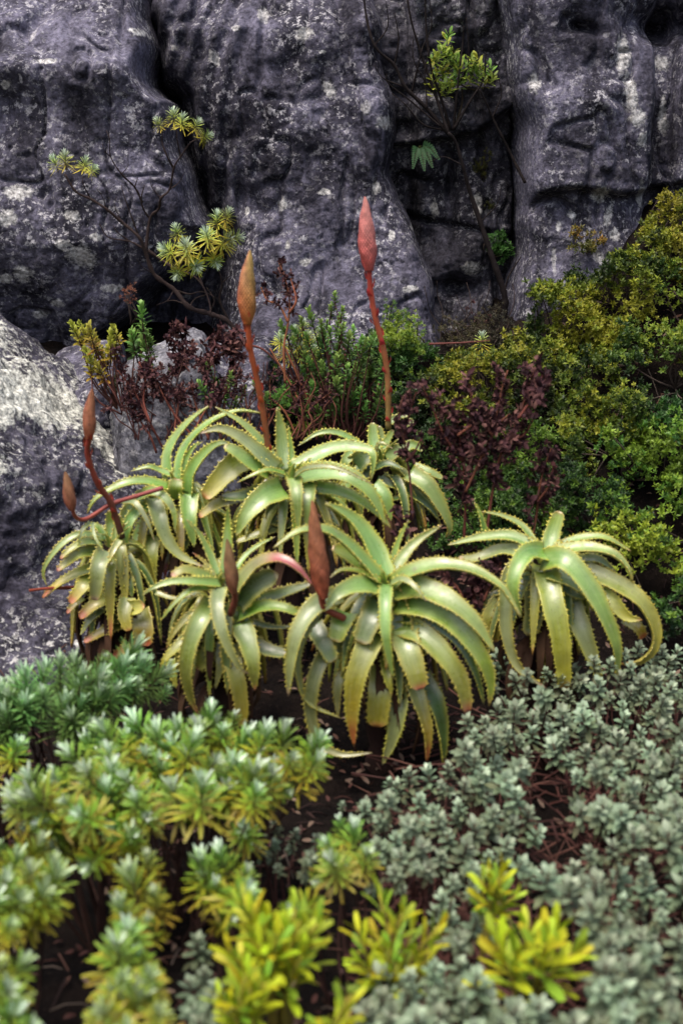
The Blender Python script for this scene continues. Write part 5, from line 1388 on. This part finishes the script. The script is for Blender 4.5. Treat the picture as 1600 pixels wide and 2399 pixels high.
# small plants in the rock
def fern(label, x, y, Y, fronds, sc):
    root = empty('fern', P(x, y, Y)); tag(root, label, 'fern')
    o = P(x, y, Y)
    for dx, dy in fronds:
        e = P(x + dx, y + dy, Y - .08)
        C, L = catmull([o, o * .5 + e * .5 + UP * .02, e], 12)
        mb = MB(); tube_into(mb, [C[0], C[6], C[12]], .0015, .0008, 5, 6, (.05, .07, .02))
        T = unit(np.gradient(C, axis=0))
        for i in range(2, 13):
            for s in (-1, 1):
                sv = unit(np.cross(T[i], [0, -1, 0])) * s
                blade(mb, C[i], sv + T[i] * .5, (0, -1, .3), .026 * sc * (1.1 - i / 13), .008, (.04, .12, .05), (.07, .18, .07), OVATE, .1, .1)
        link('frond', mb.mesh('frond', M_LEAF), root)
fern('small fern hanging at the crevice edge', 962, 335, 6.1, [(30, 48), (12, 55), (45, 30), (-14, 50)], 1.1)
GP = 'little plants rooted in cracks of the rock'
creeping('tiny bright green plant deep in the crevice', [(1125, 545), (1160, 540), (1175, 575), (1150, 600), (1130, 570)], .1, 60, [(.03, .09, .02), (.06, .16, .03)], 93, 1.2, TINY, 'rock_plant', GP, Yfix=lambda x, y: 6.05, cat='plant')
creeping('orange tinged little plant on the face of the pillar', [(1310, 540), (1330, 505), (1370, 510), (1390, 550), (1360, 580), (1325, 585)], .1, 90, [(.06, .08, .02), (.18, .17, .03), (.36, .20, .03)], 94, 1.0, TINY, 'rock_plant', GP, Yfix=lambda x, y: 5.72, cat='plant', thin=.2)
creeping('dull brownish moss hanging behind the slender tree', [(1085, 400), (1130, 390), (1100, 430), (1130, 520), (1100, 470)], .1, 160, [(.04, .05, .015), (.10, .10, .02)], 95, .9, FINE, 'rock_plant', GP, Yfix=lambda x, y: 6.2, cat='plant', thin=.2)
creeping('rusty tuft on the left rock mass', [(285, 640), (305, 640), (305, 685), (285, 685)], .1, 22, [(.22, .10, .05), (.3, .16, .08)], 96, .9, FINE, 'rock_plant', GP, Yfix=lambda x, y: 5.55, cat='plant', thin=.9)

# ------------------------------------------------------------------ litter on the ground: twigs and dead leaves
mb = MB(); rnd = random.Random(77)
for i in range(900):
    x, y = rnd.uniform(-1.3, 1.5), rnd.uniform(1.7, 5.5)
    a = rnd.uniform(0, 6.28); l = rnd.uniform(.03, .11)
    dx, dy = math.cos(a) * l / 2, math.sin(a) * l / 2
    z0 = float(gz(x - dx, y - dy)) + rnd.uniform(.0, .05); z1 = float(gz(x + dx, y + dy)) + rnd.uniform(.0, .05)
    c = np.array(rnd.choice([(.07, .03, .024), (.04, .022, .02), (.11, .055, .04), (.13, .10, .08)]))
    tube_into(mb, [np.array([x - dx, y - dy, z0]), np.array([x, y, (z0 + z1) / 2 + rnd.uniform(0, .015)]), np.array([x + dx, y + dy, z1])], .0022, .0014, 4, 3, c)
for i in range(2600):
    x, y = rnd.uniform(-1.3, 1.5), rnd.uniform(1.7, 5.5)
    c = np.array(rnd.choice([(.07, .03, .024), (.045, .024, .02), (.10, .05, .035), (.16, .11, .08)]))
    blade(mb, np.array([x, y, float(gz(x, y)) + rnd.uniform(.01, .04)]), (rnd.uniform(-1, 1), rnd.uniform(-1, 1), rnd.uniform(-.1, .4)), (rnd.uniform(-.5, .5), rnd.uniform(-.8, .2), 1), rnd.uniform(.018, .035), .011, c, c * 1.2, OVATE, rnd.uniform(-1, 1), .4)
for i in range(420):
    c0_ = Pz(rnd.uniform(880, 1600), rnd.uniform(1620, 2330), rnd.uniform(.06, .16))
    a = rnd.uniform(0, 6.28); l = rnd.uniform(.05, .13); dv_ = np.array([math.cos(a), math.sin(a), rnd.uniform(-.25, .25)]) * l
    c = np.array(rnd.choice([(.09, .036, .028), (.06, .026, .022), (.13, .06, .045)]))
    tube_into(mb, [c0_ - dv_, c0_ + NR.uniform(-.02, .02, 3), c0_ + dv_ + np.array([0, 0, rnd.uniform(-.02, .03)])], .0028, .0016, 5, 5, c, knob=.15)
tag(link('leaf_litter', mb.mesh('leaf_litter', M_DRY)), 'brown twigs and dead leaves littering the dark soil', kind='stuff')
